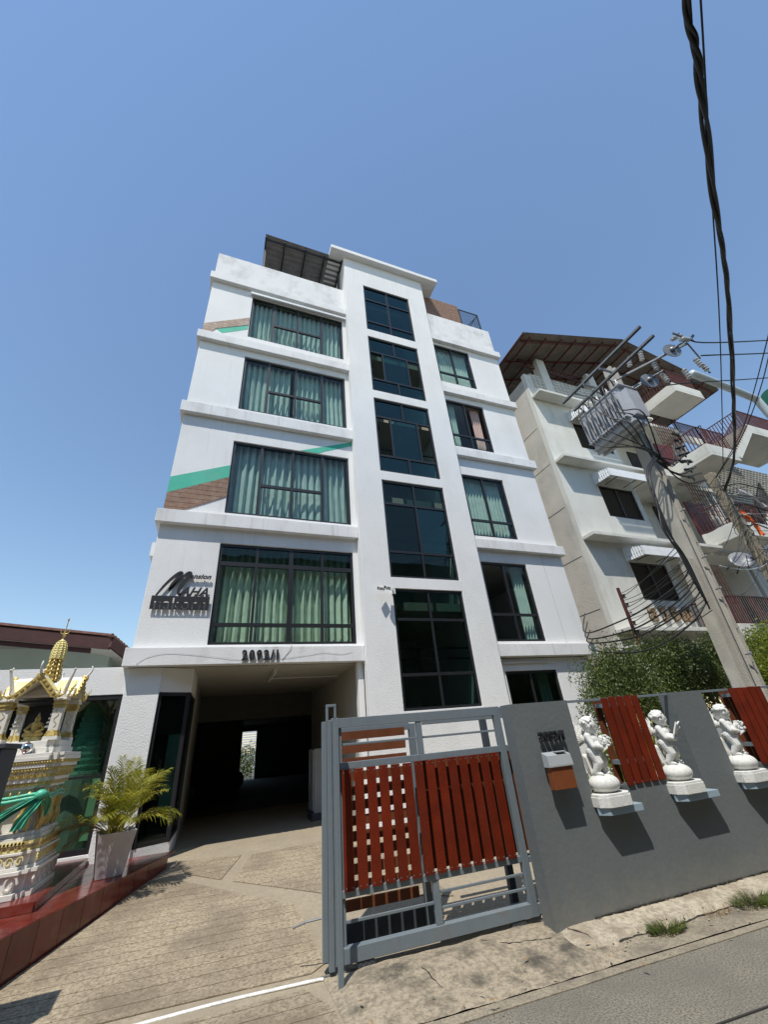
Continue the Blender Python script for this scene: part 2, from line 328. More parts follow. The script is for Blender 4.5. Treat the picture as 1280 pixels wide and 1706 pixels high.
    def build(s, name, m, parent=None, loc=None, bevel=0, smooth=False, rot=None):
        me = bpy.data.meshes.new(name); me.from_pydata(s.v, [], s.f); 
        ms = m if isinstance(m, (list,tuple)) else [m]
        for q in ms: me.materials.append(q)
        if len(ms) > 1: me.polygons.foreach_set('material_index', s.mi)
        bm = bmesh.new(); bm.from_mesh(me); bmesh.ops.recalc_face_normals(bm, faces=bm.faces); bm.to_mesh(me); bm.free()
        if smooth or s.smooth: me.polygons.foreach_set('use_smooth', [True]*len(me.polygons))
        me.update()
        o = bpy.data.objects.new(name, me); col.objects.link(o)
        if parent is not None: o.parent = parent
        if loc is not None: o.location = loc
        if rot is not None: o.rotation_euler = rot
        if bevel:
            b = o.modifiers.new('bevel', 'BEVEL'); b.width = bevel; b.segments = 2; b.limit_method = 'ANGLE'
        return o
def tag(o, label=None, cat=None, group=None, kind=None):
    if label: o['label'] = label
    if cat: o['category'] = cat
    if group: o['group'] = group
    if kind: o['kind'] = kind
    return o
def empty(name, loc=(0,0,0), rz=0, label=None, cat=None, group=None):
    o = bpy.data.objects.new(name, None); col.objects.link(o); o.location = loc; o.rotation_euler = (0,0,rz)
    o.empty_display_size = .2
    return tag(o, label, cat, group)
def kids(o): return [c for c in bpy.data.objects if c.parent == o]
def copy_tree(o, parent=None):
    c = o.copy(); col.objects.link(c); c.parent = parent
    for ch in kids(o): copy_tree(ch, c)
    return c
def part(name, mesh, parent, loc=(0,0,0), rot=(0,0,0), scale=(1,1,1)):
    o = bpy.data.objects.new(name, mesh); col.objects.link(o); o.parent = parent
    o.location = loc; o.rotation_euler = rot; o.scale = scale; return o
def grid_wall(mb, plane, thick, xs, zs, holes, mi=0):
    """wall in XZ with rectangular openings, one clean shell; plane..plane+thick in y"""
    X = sorted(set([xs[0],xs[1]]+[h[0] for h in holes]+[h[1] for h in holes])); X = [x for x in X if xs[0]<=x<=xs[1]]
    Z = sorted(set([zs[0],zs[1]]+[h[2] for h in holes]+[h[3] for h in holes])); Z = [z for z in Z if zs[0]<=z<=zs[1]]
    solid = {}
    for i in range(len(X)-1):
        for j in range(len(Z)-1):
            cx, cz = (X[i]+X[i+1])/2, (Z[j]+Z[j+1])/2
            solid[i,j] = not any(h[0]<cx<h[1] and h[2]<cz<h[3] for h in holes)
    y0, y1 = plane, plane+thick; idx = {}
    vs, fs = [], []
    def V(i,j,k):
        if (i,j,k) not in idx: idx[i,j,k] = len(vs); vs.append((X[i], (y0,y1)[k], Z[j]))
        return idx[i,j,k]
    for (i,j), sd in solid.items():
        if not sd: continue
        fs.append((V(i,j,0),V(i+1,j,0),V(i+1,j+1,0),V(i,j+1,0))); fs.append((V(i,j,1),V(i,j+1,1),V(i+1,j+1,1),V(i+1,j,1)))
        if not solid.get((i-1,j)): fs.append((V(i,j,0),V(i,j+1,0),V(i,j+1,1),V(i,j,1)))
        if not solid.get((i+1,j)): fs.append((V(i+1,j,0),V(i+1,j,1),V(i+1,j+1,1),V(i+1,j+1,0)))
        if not solid.get((i,j-1)): fs.append((V(i,j,0),V(i,j,1),V(i+1,j,1),V(i+1,j,0)))
        if not solid.get((i,j+1)): fs.append((V(i,j+1,0),V(i+1,j+1,0),V(i+1,j+1,1),V(i,j+1,1)))
    mb.add(vs, fs, mi); return mb
def clip(poly, a, b, c):
    """keep a*x+b*y<=c"""
    out = []
    for i in range(len(poly)):
        p, q = poly[i], poly[(i+1)%len(poly)]; dp = a*p[0]+b*p[1]-c; dq = a*q[0]+b*q[1]-c
        if dp <= 0: out.append(p)
        if dp*dq < 0: t = dp/(dp-dq); out.append((p[0]+(q[0]-p[0])*t, p[1]+(q[1]-p[1])*t))
    return out
def catenary(a, b, sag, n=14):
    a, b = Vector(a), Vector(b)
    return [a.lerp(b, i/n)+Vector((0,0,-sag*4*(i/n)*(1-i/n))) for i in range(n+1)]
def spline(pts, n=6):
    P = [Vector(p) for p in pts]; P = [P[0]*2-P[1]]+P+[P[-1]*2-P[-2]]; out = []
    for i in range(1, len(P)-2):
        for k in range(n):
            t = k/n; p0,p1,p2,p3 = P[i-1:i+3]
            out.append(.5*((2*p1)+(p2-p0)*t+(2*p0-5*p1+4*p2-p3)*t*t+(3*p1-p0-3*p2+p3)*t**3))
    out.append(P[-2]); return out
def text_mesh(name, body, size, depth, m, parent=None, loc=(0,0,0), rot=(PI/2,0,0), offset=0.0, shear=0.0, space=1.0, scale=(1,1,1), align='LEFT', edge=None):
    c = bpy.data.curves.new(name, 'FONT'); c.body = body; c.size = size; c.extrude = depth/2; c.offset = offset; c.shear = shear
    c.space_character = space; c.align_x = align; c.resolution_u = 4
    o = bpy.data.objects.new(name+'_src', c); col.objects.link(o)
    dg = bpy.context.evaluated_depsgraph_get(); me = bpy.data.meshes.new_from_object(o.evaluated_get(dg)); 
    bpy.data.objects.remove(o); bpy.data.curves.remove(c); me.name = name; me.materials.clear(); me.materials.append(m)
    for p in me.polygons: p.material_index = 0
    q = bpy.data.objects.new(name, me); col.objects.link(q)
    if parent is not None: q.parent = parent
    q.location = loc; q.rotation_euler = rot; q.scale = scale; return q
# ================================================================= GROUND
def rampz(y): return 0.0 if y < 4.4 else min(.3, .075*(y-4.4))
g = MB(); g.add([(-400,-400,-.05),(400,-400,-.05),(400,400,-.05),(-400,400,-.05)], [(0,1,2,3)])
tag(g.build('ground', M['road_far']), kind='structure')
ROAD2 = lambda x: 3.53-.077*x
ROAD1 = lambda x: 3.66-.085*x
def slab(mb, poly, z0, z1): mb.prism(poly, z0, z1, 'z')
r = MB(); slab(r, [(-40,-6),(60,-6),(60,ROAD2(60)+2.4),(20,ROAD2(20)),(1.62,ROAD2(1.62)),(1.5,3.395),(1.15,3.42),(.9,3.60),(-40,3.60+.077*40)], -.04, 0)
road = tag(r.build('road', M['road']), kind='structure')
# saw-cut joint lines across the road (shallow dark recess strips, laid 4 mm proud as tar)
for a, b, wd in (((1.9,2.74),(3.31,2.585),.012), ((3.31,2.585),(30,.0),.012), ((1.63,3.40),(1.95,2.7),.010)):
    t = MB(); t.bar((*a,.004),(*b,.004), wd, .006); t.build('joint', M['crack'], road)
r = MB()
xs = [i*.45+1.2 for i in range(60)]
for x0, x1 in zip(xs, xs[1:]):
    slab(r, [(x0,ROAD2(x0)+.012+.004*math.sin(x0*9)),(x1,ROAD2(x1)+.012+.004*math.sin(x1*9)),(x1,ROAD1(x1)-.008),(x0,ROAD1(x0)-.008)], -.04, .002)
gutter = tag(r.build('gutter', M['gutter']), kind='structure')
dk = MB(); dk.add([(-5,2.2,-.03),(30,0,-.03),(30,4,-.03),(-5,4.6,-.03)], [(0,1,2,3)]); tag(dk.build('gutter_bed', M['crack']), kind='structure')

# apron between gutter, gate and wall: uneven cement mound
def hnoise(x, y, s=1.0):
    return (math.sin(x*3.1*s+1.3)*math.cos(y*4.7*s+.4)+.5*math.sin(x*7.9*s+y*6.1*s)+.3*math.sin(x*17.3*s-y*13.7*s))/1.8
def sheet(name, m, x0, x1, ylo, yhi, zf, nx, ny, parent=None):
    vs, fs = [], []
    for i in range(nx+1):
        x = x0+(x1-x0)*i/nx; a, b = ylo(x), yhi(x)
        for j in range(ny+1):
            y = a+(b-a)*j/ny; vs.append((x,y,zf(x,y,j/ny)))
    for i in range(nx):
        for j in range(ny):
            k = i*(ny+1)+j; fs.append((k,k+ny+1,k+ny+2,k+1))
    mb = MB(); mb.add(vs, fs); o = mb.build(name, m, parent, smooth=True); return o
GATEY = lambda x: 4.45-.07*(x-1.17)
WALLY = lambda x: 3.93-.064*(x-2.89)
o = sheet('apron', M['apron'], 1.0, 3.15, lambda x: ROAD1(x)+.0, lambda x: GATEY(x)-.06, lambda x,y,t: .004+ min(1,(x-1.0)/.3)*(.055*min(1,t*1.35)**.8*(1-.55*max(0,(t-.75)*4)) + .008*hnoise(x*2,y*2)), 110, 36)
tag(o, kind='structure')
o = sheet('verge', M['gutter'], 2.6, 30, lambda x: ROAD1(x)+.004, lambda x: WALLY(x)+.05, lambda x,y,t: .004+.012*t+.003*hnoise(x*2,y*2), 240, 10); tag(o, kind='structure')
def kedge(x): return WALLY(x)-.245-.03*math.sin(x*2.1)+.012*math.sin(x*9.3+.5)+.008*math.sin(x*23)-(.05 if x<3.2 else 0)
o = sheet('kerb', M['kerb'], 2.72, 30, kedge, lambda x: WALLY(x)+.04, lambda x,y,t: ((.006 if t==0 else .040+.035*t)+.006*hnoise(x*2.5,y*3))*min(1,.12+max(0,x-2.72)*3.2), 400, 12); tag(o, kind='structure')

# driveway: base slab following the ramp, grooved fields laid on it strip by strip
def rampmesh(poly, th=.0, dz=0.0):
    mb = MB(); n = len(poly); v = [(p[0],p[1],rampz(p[1])+dz) for p in poly]+[(p[0],p[1],rampz(p[1])+dz-.05) for p in poly]
    tris = tessellate_polygon([[Vector((p[0],p[1],0)) for p in poly]])
    mb.add(v, [tuple(t) for t in tris]+[(i,(i+1)%n,(i+1)%n+n,i+n) for i in range(n)]); return mb
def rampslab(poly, dz, name, m, parent=None):
    mb = MB()
    for lo, hi in ((-9,4.4),(4.4,8.4),(8.4,60)):
        q = clip(clip(poly,0,-1,-lo),0,1,hi)
        if len(q) > 2: 
            b = rampmesh(q, dz=dz); mb.add(b.v, b.f)
    return mb.build(name, m, parent)
drive = tag(rampslab([(-1.75,4.58+.02),(-1.9,3.62),(1.0,3.61),(1.25,3.42),(1.5,3.41),(1.6,4.2),(3.15,4.1),(10.4,3.8),(10.4,26),(-3.5,26),(-3.5,8.1),(-1.6,4.9)], .0, 'driveway', M['conc_smooth']), kind='structure')
fields = [[(-.60,7.55),(-.17,7.28),(1.03,5.83),(1.05,4.63),(.93,4.55),(-.25,4.66),(-1.62,4.75),(-1.43,5.5),(-1.0,6.5)],
          [(-.30,8.14),(.57,7.93),(.28,7.07),(-.16,7.56)],
          [(.72,7.87),(.42,6.94),(1.36,5.99),(2.6,5.2),(2.6,7.75),(1.6,7.9)],
          [(-1.85,4.36),(-.24,4.42),(.85,4.36),(.98,3.98),(.95,3.66),(-1.85,3.68)]]
for k, F in enumerate(fields):
    rampslab(F, .003, 'groove_bed', M['groove'], drive)
    p = .165; dsl = -.075
    ymin = min(q[1]-dsl*q[0] for q in F); ymax = max(q[1]-dsl*q[0] for q in F)
    c = ymin
    while c < ymax:
        wj = .007+.004*random.random()
        q = clip(clip(F, dsl, -1, -(c+wj/2)), -dsl, 1, c+p-wj/2)
        if len(q) > 2: rampslab(q, .009, 'concrete_strip', M['conc'], drive)
        c += p
# white painted ridge across the mouth of the drive
pts = spline([(-2.2,4.62,.012),(-1.2,4.60,.012),(-.24,4.55,.012),(.3,4.52,.014),(.7,4.47,.014),(.95,4.44,.012),(1.0,4.43,.008)], 6)
wl = MB(); wl.tube(pts, .018, 8); o = wl.build('threshold_ridge', M['paint_line'], smooth=True); o.scale = (1,1,.55); o.location=(0,0,.004)
tag(o, kind='structure')

# red tiled plinth under the shrine and the planter
PD = Vector((.418,1,0)).normalized(); PN = Vector((1,-.418,0)).normalized(); PA = Vector((-1.66,5.0,0))
poly = [(-1.66,5.0),(-.43,7.94),(-.43,8.16),(-4.5,8.16),(-4.5,5.0)]
pl = MB(); pl.prism(poly, -.02, .408, 'z'); plinth = pl.build('tiled_plinth', M['grout']); tag(plinth, kind='structure')
ts = .30
for i in range(-1, 14):
    for j in range(0, 12):
        a0, a1 = i*ts+.003, (i+1)*ts-.003; b0, b1 = -(j+1)*ts+.003, -j*ts-.003
        q = [PA+PD*a0+PN*b0, PA+PD*a1+PN*b0, PA+PD*a1+PN*b1, PA+PD*a0+PN*b1]; q = [(v.x,v.y) for v in q]
        q = clip(clip(clip(q,0,1,8.155),-1,0,3.4),0,-1,-5.0)
        q = clip(q, PN.x, PN.y, PN.x*PA.x+PN.y*PA.y-.001)
        if len(q) > 2 and not all(v[0]<-1.5 and v[1]>6.2 for v in q):
            mb = MB(); mb.prism(q, .400, .42+random.uniform(-.0006,.0006), 'z'); mb.build('tile', M['redtile'], plinth)
for i in range(11):      # tiles on the riser that faces the drive
    a0, a1 = i*ts+.003, min((i+1)*ts-.003, 3.19)
    z0 = rampz((PA+PD*a0).y)-.03
    mb = MB(); p0 = PA+PD*a0; p1 = PA+PD*a1
    q = [p0, p1, p1+PN*.012, p0+PN*.012]; mb.prism([(v.x,v.y) for v in q], z0, .418, 'z'); mb.build('tile', M['redtile'], plinth)
st = MB(); st.box(-4.5,-1.45,6.12,8.16,.42,.488); step = st.build('shrine_step', M['grout'], plinth)
for i in range(7):
    for j in range(7):
        x1 = -1.452-i*ts; y0 = 6.122+j*ts
        mb = MB(); mb.box(x1-ts+.004, x1, y0, min(8.155,y0+ts-.004), .486, .50); mb.build('tile', M['redtile'], step)
for j in range(7):
    y0 = 6.122+j*ts; mb = MB(); mb.box(-1.45,-1.437,y0,min(8.155,y0+ts-.004),.424,.498); mb.build('tile', M['redtile'], step)
    x1 = -1.452-j*ts; mb = MB(); mb.box(x1-ts+.004,x1,6.107,6.12,.424,.498); mb.build('tile', M['redtile'], step)

# ================================================================= MAIN BUILDING
B = empty('apartment_building', (3.7,8.13,0), 0, 'white five storey apartment block with mint curtains and an open garage at its foot', 'building')
Bi = Matrix.Translation((-3.7,-8.13,0))
class PB(MB):
    def build(s, name, m, parent=None, **k):
        if parent is B: s.v = [(x-3.7,y-8.13,z) for x,y,z in s.v]
        return super().build(name, m, parent, **k)
WY, TY, LY = 8.13, 7.90, 8.0
LB = [(2.97,3.27),(5.70,5.99),(8.66,8.98),(11.32,11.60),(14.04,14.34)]
FB = [3.33,6.10,9.13,11.92]; FT = [5.38,8.09,11.08,13.80]
Lh = [(-.28,2.57,a,b) for a,b in zip(FB,FT)]
mb = PB(); grid_wall(mb, WY, .15, (-1.45,2.68), (2.99,15.56), Lh); mb.build('left_wing_wall', M['white'], B, bevel=.006)
Th = [(3.36,5.15,13.44,15.88),(3.36,5.15,10.62,13.08),(3.36,5.15,7.68,10.31),(3.37,5.16,4.74,7.40),(3.38,5.17,2.01,4.48)]
mb = PB(); grid_wall(mb, TY, .18, (2.68,5.85), (.05,17.3), Th); mb.build('stair_tower_wall', M['white'], B, bevel=.006)
Rh = [(6.02,7.49,12.06,13.96),(6.02,7.49,9.23,11.2),(6.02,7.49,6.15,8.17),(6.04,7.5,3.36,5.40)]
mb = PB(); grid_wall(mb, WY, .15, (5.85,8.83), (2.99,15.75), Rh); mb.build('right_wing_wall', M['white'], B, bevel=.006)
mb = PB(); grid_wall(mb, WY+.02, .15, (5.85,8.66), (.05,2.97), [(6.09,7.58,.9,2.70)]); mb.build('ground_floor_wall', M['white'], B, bevel=.006)
# side, back and inner walls so the rooms are real rooms
mb = PB(); mb.box(-1.45,-1.30,8.28,26,3.0,15.56); mb.build('side_wall', M['white'], B)
mb = PB(); mb.box(8.68,8.83,8.28,26,.05,15.75); mb.build('side_wall', M['white'], B)
mb = PB(); mb.box(2.68,2.83,8.08,12,2.95,17.3); mb.box(5.70,5.85,8.08,12,.05,17.3); mb.box(2.83,5.70,11.85,12,.05,17.3); mb.build('stair_tower_side_wall', M['white'], B)
mb = PB()
mb.box(-1.45,8.83,25.9,26.05,2.97,15.6); mb.build('back_wall', M['white'], B)
for i, z in enumerate((5.55,8.5,11.2,13.95)):
    mb = PB(); mb.box(-1.30,2.68,8.28,26,z,z+.16); mb.box(5.85,8.68,8.28,26,z,z+.16); mb.box(2.83,5.70,12.0,26,z,z+.16); mb.build('floor_slab', M['inner'], B)
mb = PB(); mb.box(-1.30,2.68,8.28,25.9,2.98,3.1); mb.box(5.85,8.68,8.28,25.9,2.9,3.1); mb.build('first_floor_slab', M['inner'], B)
mb = PB(); mb.box(-1.3,2.68,12.5,12.6,3.1,14.0); mb.box(5.85,8.68,12.5,12.6,.3,14.0); mb.build('room_back_wall', M['inner'], B)
mb = PB(); mb.box(-1.45,-.60,0,0,0,0) if 0 else None
for i,(a,b) in enumerate(LB):
    mb = PB(); mb.box(-1.535,2.676,LY,WY-.002,a,b); mb.box(-1.535,-1.452,WY-.002,9.4,a,b) ; mb.build('ledge', M['band'], B, bevel=.008)
RB = [(3.0,3.28),(5.73,6.0),(8.78,9.08),(11.42,11.69),(14.08,14.37)]
for i,(a,b) in enumerate(RB):
    mb = PB(); mb.box(5.854,8.92,LY,WY-.002,a,b); mb.box(8.832,8.92,WY-.002,9.4,a,b); mb.build('ledge', M['band'], B, bevel=.008)
mb = PB(); mb.box(-1.60,-1.452,8.6,9.3,5.2,5.5); mb.build('side_sill', M['band'], B)
for z in (6.9,8.45):
    mb = PB(); mb.box(8.832,9.05,8.6,9.2,z,z+.12); mb.build('side_sill', M['band'], B)
# parapet tops (weathered) sit 3 mm proud of the wall
mb = PB(); mb.box(-1.453,2.677,WY-.003,WY-.001,14.342,15.563); mb.build('parapet_face', M['white_top'], B)
mb = PB(); mb.box(5.853,8.833,WY-.003,WY-.001,14.372,15.753); mb.build('parapet_face', M['white_top'], B)
mb = PB(); mb.box(2.15,6.5,7.68,12.2,17.30,17.48); mb.build('tower_roof_slab', M['white'], B, bevel=.008)
# roof deck
mb = PB(); mb.box(-1.3,2.68,8.28,26,14.5,14.6); mb.box(5.85,8.68,8.28,26,14.5,14.6); mb.build('roof_deck', M['inner'], B)

def window(x0,x1,z0,z1,y,vs,hs,cells,gl='glass',fw=.055,fd=.07,reveal=.035):
    """vs: (x,z0,z1,w), hs: (z,x0,x1,w), cells: (x0,x1,z0,z1,glass or None, dy)"""
    yf = y+reveal; mb = PB()
    mb.box(x0,x0+fw,yf,yf+fd,z0,z1); mb.box(x1-fw,x1,yf,yf+fd,z0,z1)
    mb.box(x0+fw,x1-fw,yf+.001,yf+fd-.001,z0,z0+fw); mb.box(x0+fw,x1-fw,yf+.001,yf+fd-.001,z1-fw,z1)
    for (x,a,b,wd) in vs: mb.box(x-wd/2,x+wd/2,yf+.004,yf+fd-.004,a,b)
    for (z,a,b,wd) in hs: mb.box(a,b,yf+.007,yf+fd-.007,z-wd/2,z+wd/2)
    wn = mb.build('window', M['frame'], B)
    for c in cells:
        if c[4] is None: continue
        p = MB(); dy = c[5] if len(c)>5 else 0
        p.add([(c[0]-3.7,yf+.035+dy-8.13,c[2]),(c[1]-3.7,yf+.035+dy-8.13,c[2]),(c[1]-3.7,yf+.035+dy-8.13,c[3]),(c[0]-3.7,yf+.035+dy-8.13,c[3])],[(0,1,2,3)])
        p.box(c[0]-3.7,c[1]-3.7,yf+.036+dy-8.13,yf+.040+dy-8.13,c[2],c[3]) if False else None
        p.build('pane', M[c[4]], wn)
    return wn
def curtain(wn, x0,x1,z0,z1,y,m,pitch=.115,amp=.035,gx=0.0, seed=0):
    rnd = random.Random(seed); nx = max(12,int((x1-x0)/.012)); nz = 14; vs, fs = [], []
    ph = [rnd.uniform(0,6.28) for _ in range(6)]
    for j in range(nz+1):
        t = j/nz; z = z0+(z1-z0)*t
        for i in range(nx+1):
            u = i/nx; s = (x1-x0)*u
            w_ = s/pitch*2*PI
            d = amp*math.sin(w_+.7*math.sin(s*3+ph[0])+.35*math.sin(t*2.2+ph[1]+s*2)*(1-t)*1.8) + amp*.35*math.sin(w_*2.03+ph[2]+1.5*(1-t)) + .012*math.sin(s*5+ph[3]+t*3)*(1-t)
            x = x0+s+gx*(1-t)**1.6*(u-.5 if gx else 0)*(x1-x0)
            vs.append((x-3.7+.006*math.sin(w_+t*3), y+d-8.13, z + (.012*math.sin(s*11+ph[4]) if j==0 else 0)))
    for j in range(nz):
        for i in range(nx):
            k = j*(nx+1)+i; fs.append((k,k+1,k+nx+2,k+nx+1))
    mb = MB(); mb.add(vs,fs); return mb.build('curtain', M[m], wn, smooth=True)
CY = WY+.235
# left wing: three near-identical windows, then the big grid one below
for k,(a,b) in enumerate(((3,1),(2,1),(1,1))):
    z0, z1 = FB[a], FT[a]; zm = z0+(.84 if a<3 else .84)
    wn = window(-.28,2.57,z0,z1,WY,[(.39,z0+.05,z1-.05,.065),(1.88,z0+.05,z1-.05,.065),(1.135,z0+.05,z1-.05,.05)],[(zm,.42,1.85,.07)],
        [(-.23,.36,z0+.05,z1-.05,'glass'),(.42,1.115,z0+.05,zm-.03,'glass',.008),(1.155,1.85,z0+.05,zm-.03,'glass'),(.42,1.115,zm+.03,z1-.05,'glass',.008),(1.155,1.85,zm+.03,z1-.05,'glass'),(1.91,2.52,z0+.05,z1-.05,'glass')])
    if k == 1:
        curtain(wn,-.24,1.02,z0+.02,z1+.02,CY+.02,'curtain',.155,.052,seed=k); curtain(wn,1.12,2.53,z0+.05,z1+.02,CY+.02,'curtain',.14,.045,seed=51)
    else: curtain(wn,-.24,2.53,z0+.02,z1+.02,CY+.02,'curtain',.15+.012*k,.05,seed=k)
z0,z1 = FB[0],FT[0]
wn = window(-.28,2.57,z0,z1,WY,[(.47,z0+.05,z1-.05,.05),(1.18,z0+.05,z1-.05,.09),(1.86,z0+.05,z1-.05,.05)],[(4.95,-.23,2.52,.09),(3.71,-.23,2.52,.07)],
    [(a_,b_,c_,d_,g_) for (a_,b_) in ((-.23,.445),(.495,1.135),(1.225,1.835),(1.885,2.52)) for (c_,d_,g_) in ((z0+.05,3.68,'glass'),(3.745,4.905,'glass'),(4.995,z1-.05,'glass_dark'))])
curtain(wn,-.24,2.53,z0+.02,z1+.04,CY+.03,'curtain_pale',.15,.055,seed=9)
# stair tower windows
for k,(x0,x1,z0,z1) in enumerate(Th):
    zt = z1-(.68 if k else .72); zb = z0+(.55 if k else .5)
    if k in (3,4): zt = z1-.68; zb = z0+.66
    xm = (x0+x1)/2; vsl = [(xm,zt,z1-.05,.05),(xm,z0+.05,zb,.05)]
    cells = [(x0+.05,xm-.025,zt+.03,z1-.05,'glass_teal' if k<3 else 'glass_dark'),(xm+.025,x1-.05,zt+.03,z1-.05,'glass_teal' if k<3 else 'glass_dark'),(x0+.05,xm-.025,z0+.05,zb-.03,'glass_teal' if k<3 else 'glass_dark'),(xm+.025,x1-.05,z0+.05,zb-.03,'glass_teal' if k<3 else 'glass_dark')]
    if k in (1,2):
        vsl += [(xm-.43,zb,zt,.05),(xm+.43,zb,zt,.05)]; cells += [(xm-.41,xm+.41,zb+.03,zt-.03,'glass_teal',-.012),(x0+.05,xm-.455,zb+.03,zt-.03,None),(xm+.455,x1-.05,zb+.03,zt-.03,None)]
    else:
        vsl += [(xm,zb,zt,.05)]; cells += [(x0+.05,xm-.025,zb+.03,zt-.03,'glass_dark' if k!=0 else 'glass_teal'),(xm+.025,x1-.05,zb+.03,zt-.03,'glass_teal' if k in (0,3) else 'glass_dark')]
    window(x0,x1,z0,z1,TY,vsl,[(zt,x0+.05,x1-.05,.06),(zb,x0+.05,x1-.05,.06)],cells)
    for dz in (1.05,1.28):
        mb = PB(); mb.box(2.84,5.69,8.55,8.58,z0+dz,z0+dz+.03); mb.build('stair_handrail', M['blacksteel'], B)
    mb = PB(); mb.box(2.84,5.69,8.5,11.8,z1-.32,z1-.12); mb.build('stair_landing', M['inner_pale'], B)
    mb = PB(); mb.lathe([(.05,0),(.07,.02),(.07,.14),(.05,.16)],12,(3.72,8.7,z1-.50)); mb.build('landing_lamp', M['blacksteel'], B)
# right wing windows
for k,(x0,x1,z0,z1) in enumerate(Rh):
    zb = z0+(.52 if k<3 else .66); xm = (x0+x1)/2+(-.02)
    L_ = 'glass' if k!=3 else None; R_ = 'glass' if k!=1 else None
    if k==1: L_='glass'
    wn = window(x0,x1,z0,z1,WY,[(xm,z0+.05,z1-.05,.055)],[(zb,x0+.05,x1-.05,.065)],
        [(x0+.05,xm-.03,zb+.03,z1-.05,L_,.01),(xm+.03,x1-.05,zb+.03,z1-.05,R_),(x0+.05,xm-.03,z0+.05,zb-.03,'glass'),(xm+.03,x1-.05,z0+.05,zb-.03,'glass')])
    if k in (0,2): curtain(wn,x0+.03,x1-.03,z0+.02,z1+.02,CY,'curtain',.105,.03,seed=20+k)
    if k==1:
        curtain(wn,x0+.03,x0+.42,z0+.02,z1+.02,CY,'curtain',.08,.035,seed=31); curtain(wn,x1-.42,x1-.12,z0+.25,z1+.02,CY-.02,'curtain_pink',.08,.035,seed=32)
    if k==3: curtain(wn,x1-.42,x1-.04,z0+.02,z1+.02,CY,'curtain',.085,.035,seed=33); curtain(wn,x0+.03,x0+.13,z0+.02,z0+.7,CY,'curtain_pink',.08,.03,seed=34)
x0,x1,z0,z1 = 6.09,7.58,.9,2.70
wn = window(x0,x1,z0,z1,WY+.02,[(6.8,z0+.05,z1-.05,.055)],[],[(x0+.05,6.77,z0+.05,z1-.05,'glass_dark'),(6.83,x1-.05,z0+.05,z1-.05,'glass_dark')])
curtain(wn,7.2,7.52,z0+.02,z1,CY+.1,'curtain',.1,.03,seed=40)
# long shade strip and clip-on tube over the ground floor window
mb = PB(); mb.box(6.05,7.35,8.10,8.128,2.86,2.90); mb.build('tube_light', M['plastic_w'], B)
# top-left window hood
mb = PB(); mb.box(-.34,2.66,8.02,8.127,13.85,13.885); mb.box(-.34,2.66,8.02,8.03,13.80,13.85); mb.build('window_hood', M['zinc'], B)

# painted stripes and cladding wedges on the left wing (thin boards and a rendered band standing 4-14 mm proud)
def xzpart(name, poly, y0, y1, m): 
    mb = PB(); mb.prism(poly, y0, y1, 'y'); return mb.build(name, m, B)
xzpart('teal_stripe', [(-1.45,6.85),(-.285,7.36),(-.285,7.03),(-1.45,6.45)], WY-.004, WY-.001, M['teal'])
xzpart('teal_stripe', [(1.30,8.10),(2.678,8.655),(2.678,8.52),(1.95,8.20),(1.78,8.10)], WY-.004, WY-.001, M['teal'])
wedge = [(-1.45,6.44),(-.285,7.02),(-.285,6.50),(-1.06,6.07),(-1.45,6.07)]
c = 6.0
while c < 7.1:
    q = clip(clip(wedge,0,-1,-c),0,1,c+.112)
    if len(q)>2: xzpart('cladding_board', q, WY-.014, WY-.001, M['clad'])
    c += .12
wedge = [(-1.45,12.02),(-.30,12.75),(-.30,12.42),(-1.12,11.93),(-1.25,11.70),(-1.45,11.70)]
c = 11.6
while c < 12.8:
    q = clip(clip(wedge,0,-1,-c),0,1,c+.102)
    if len(q)>2: xzpart('cladding_board', q, WY-.014, WY-.001, M['clad_old'])
    c += .11
xzpart('teal_stripe', [(-1.12,11.91),(-.30,12.41),(-.30,12.22),(-.95,11.80)], WY-.004, WY-.001, M['teal'])
wedge = [(1.35,13.90),(2.0,14.03),(2.676,14.03),(2.40,13.90)]
for c in (13.89,13.96):
    q = clip(clip(wedge,0,-1,-c),0,1,c+.062)
    xzpart('cladding_board', q, WY-.014, WY-.001, M['clad_old'])

# ---- ground floor left: pillar, bay shopfront, garage
mb = PB(); mb.box(-1.45,-.93,8.17,8.6,.1,2.968); mb.build('pillar', M['white'], B, bevel=.006)
A_, C_, D_ = (-.928,8.20), (-.45,8.43), (-.42,9.55)
def fence_wall(mb, a, b, z0, z1, th=.08):
    d = Vector((b[0]-a[0], b[1]-a[1])); n = Vector((d.y,-d.x)).normalized()*-th
    mb.prism([a, b, (b[0]+n.x,b[1]+n.y), (a[0]+n.x,a[1]+n.y)], z0, z1, 'z')
mb = PB()
for z0_, z1_ in ((.1,.50),(2.58,2.968)):
    mb = PB(); fence_wall(mb, A_, C_, z0_, z1_); fence_wall(mb, C_, D_, z0_, z1_); mb.build('bay_wall', M['white'], B)
def glazed(a, b, z0, z1, name='bay_window', gm='glass_dark'):
    mb = PB(); a3, b3 = Vector((*a,0)), Vector((*b,0)); d = (b3-a3).normalized(); nn_ = Vector((-d.y,d.x,0))*.03
    for t in (0,1):
        p = a3.lerp(b3,t) + d*(.03 if t==0 else -.03)+nn_; mb.bar(p+Vector((0,0,z0)), p+Vector((0,0,z1)), .06,.06)
    for z in (z0+.03,z1-.03): mb.bar(a3+nn_+Vector((0,0,z)), b3+nn_+Vector((0,0,z)), .055,.055)
    o = mb.build(name, M['frame'], B)
    p = MB(); off = Vector((-3.7,-8.13,0)); P = [a3+nn_+Vector((0,0,z0)),b3+nn_+Vector((0,0,z0)),b3+nn_+Vector((0,0,z1)),a3+nn_+Vector((0,0,z1))]
    p.add([v+off for v in P],[(0,1,2,3)]); p.build('pane', M[gm], o); return o
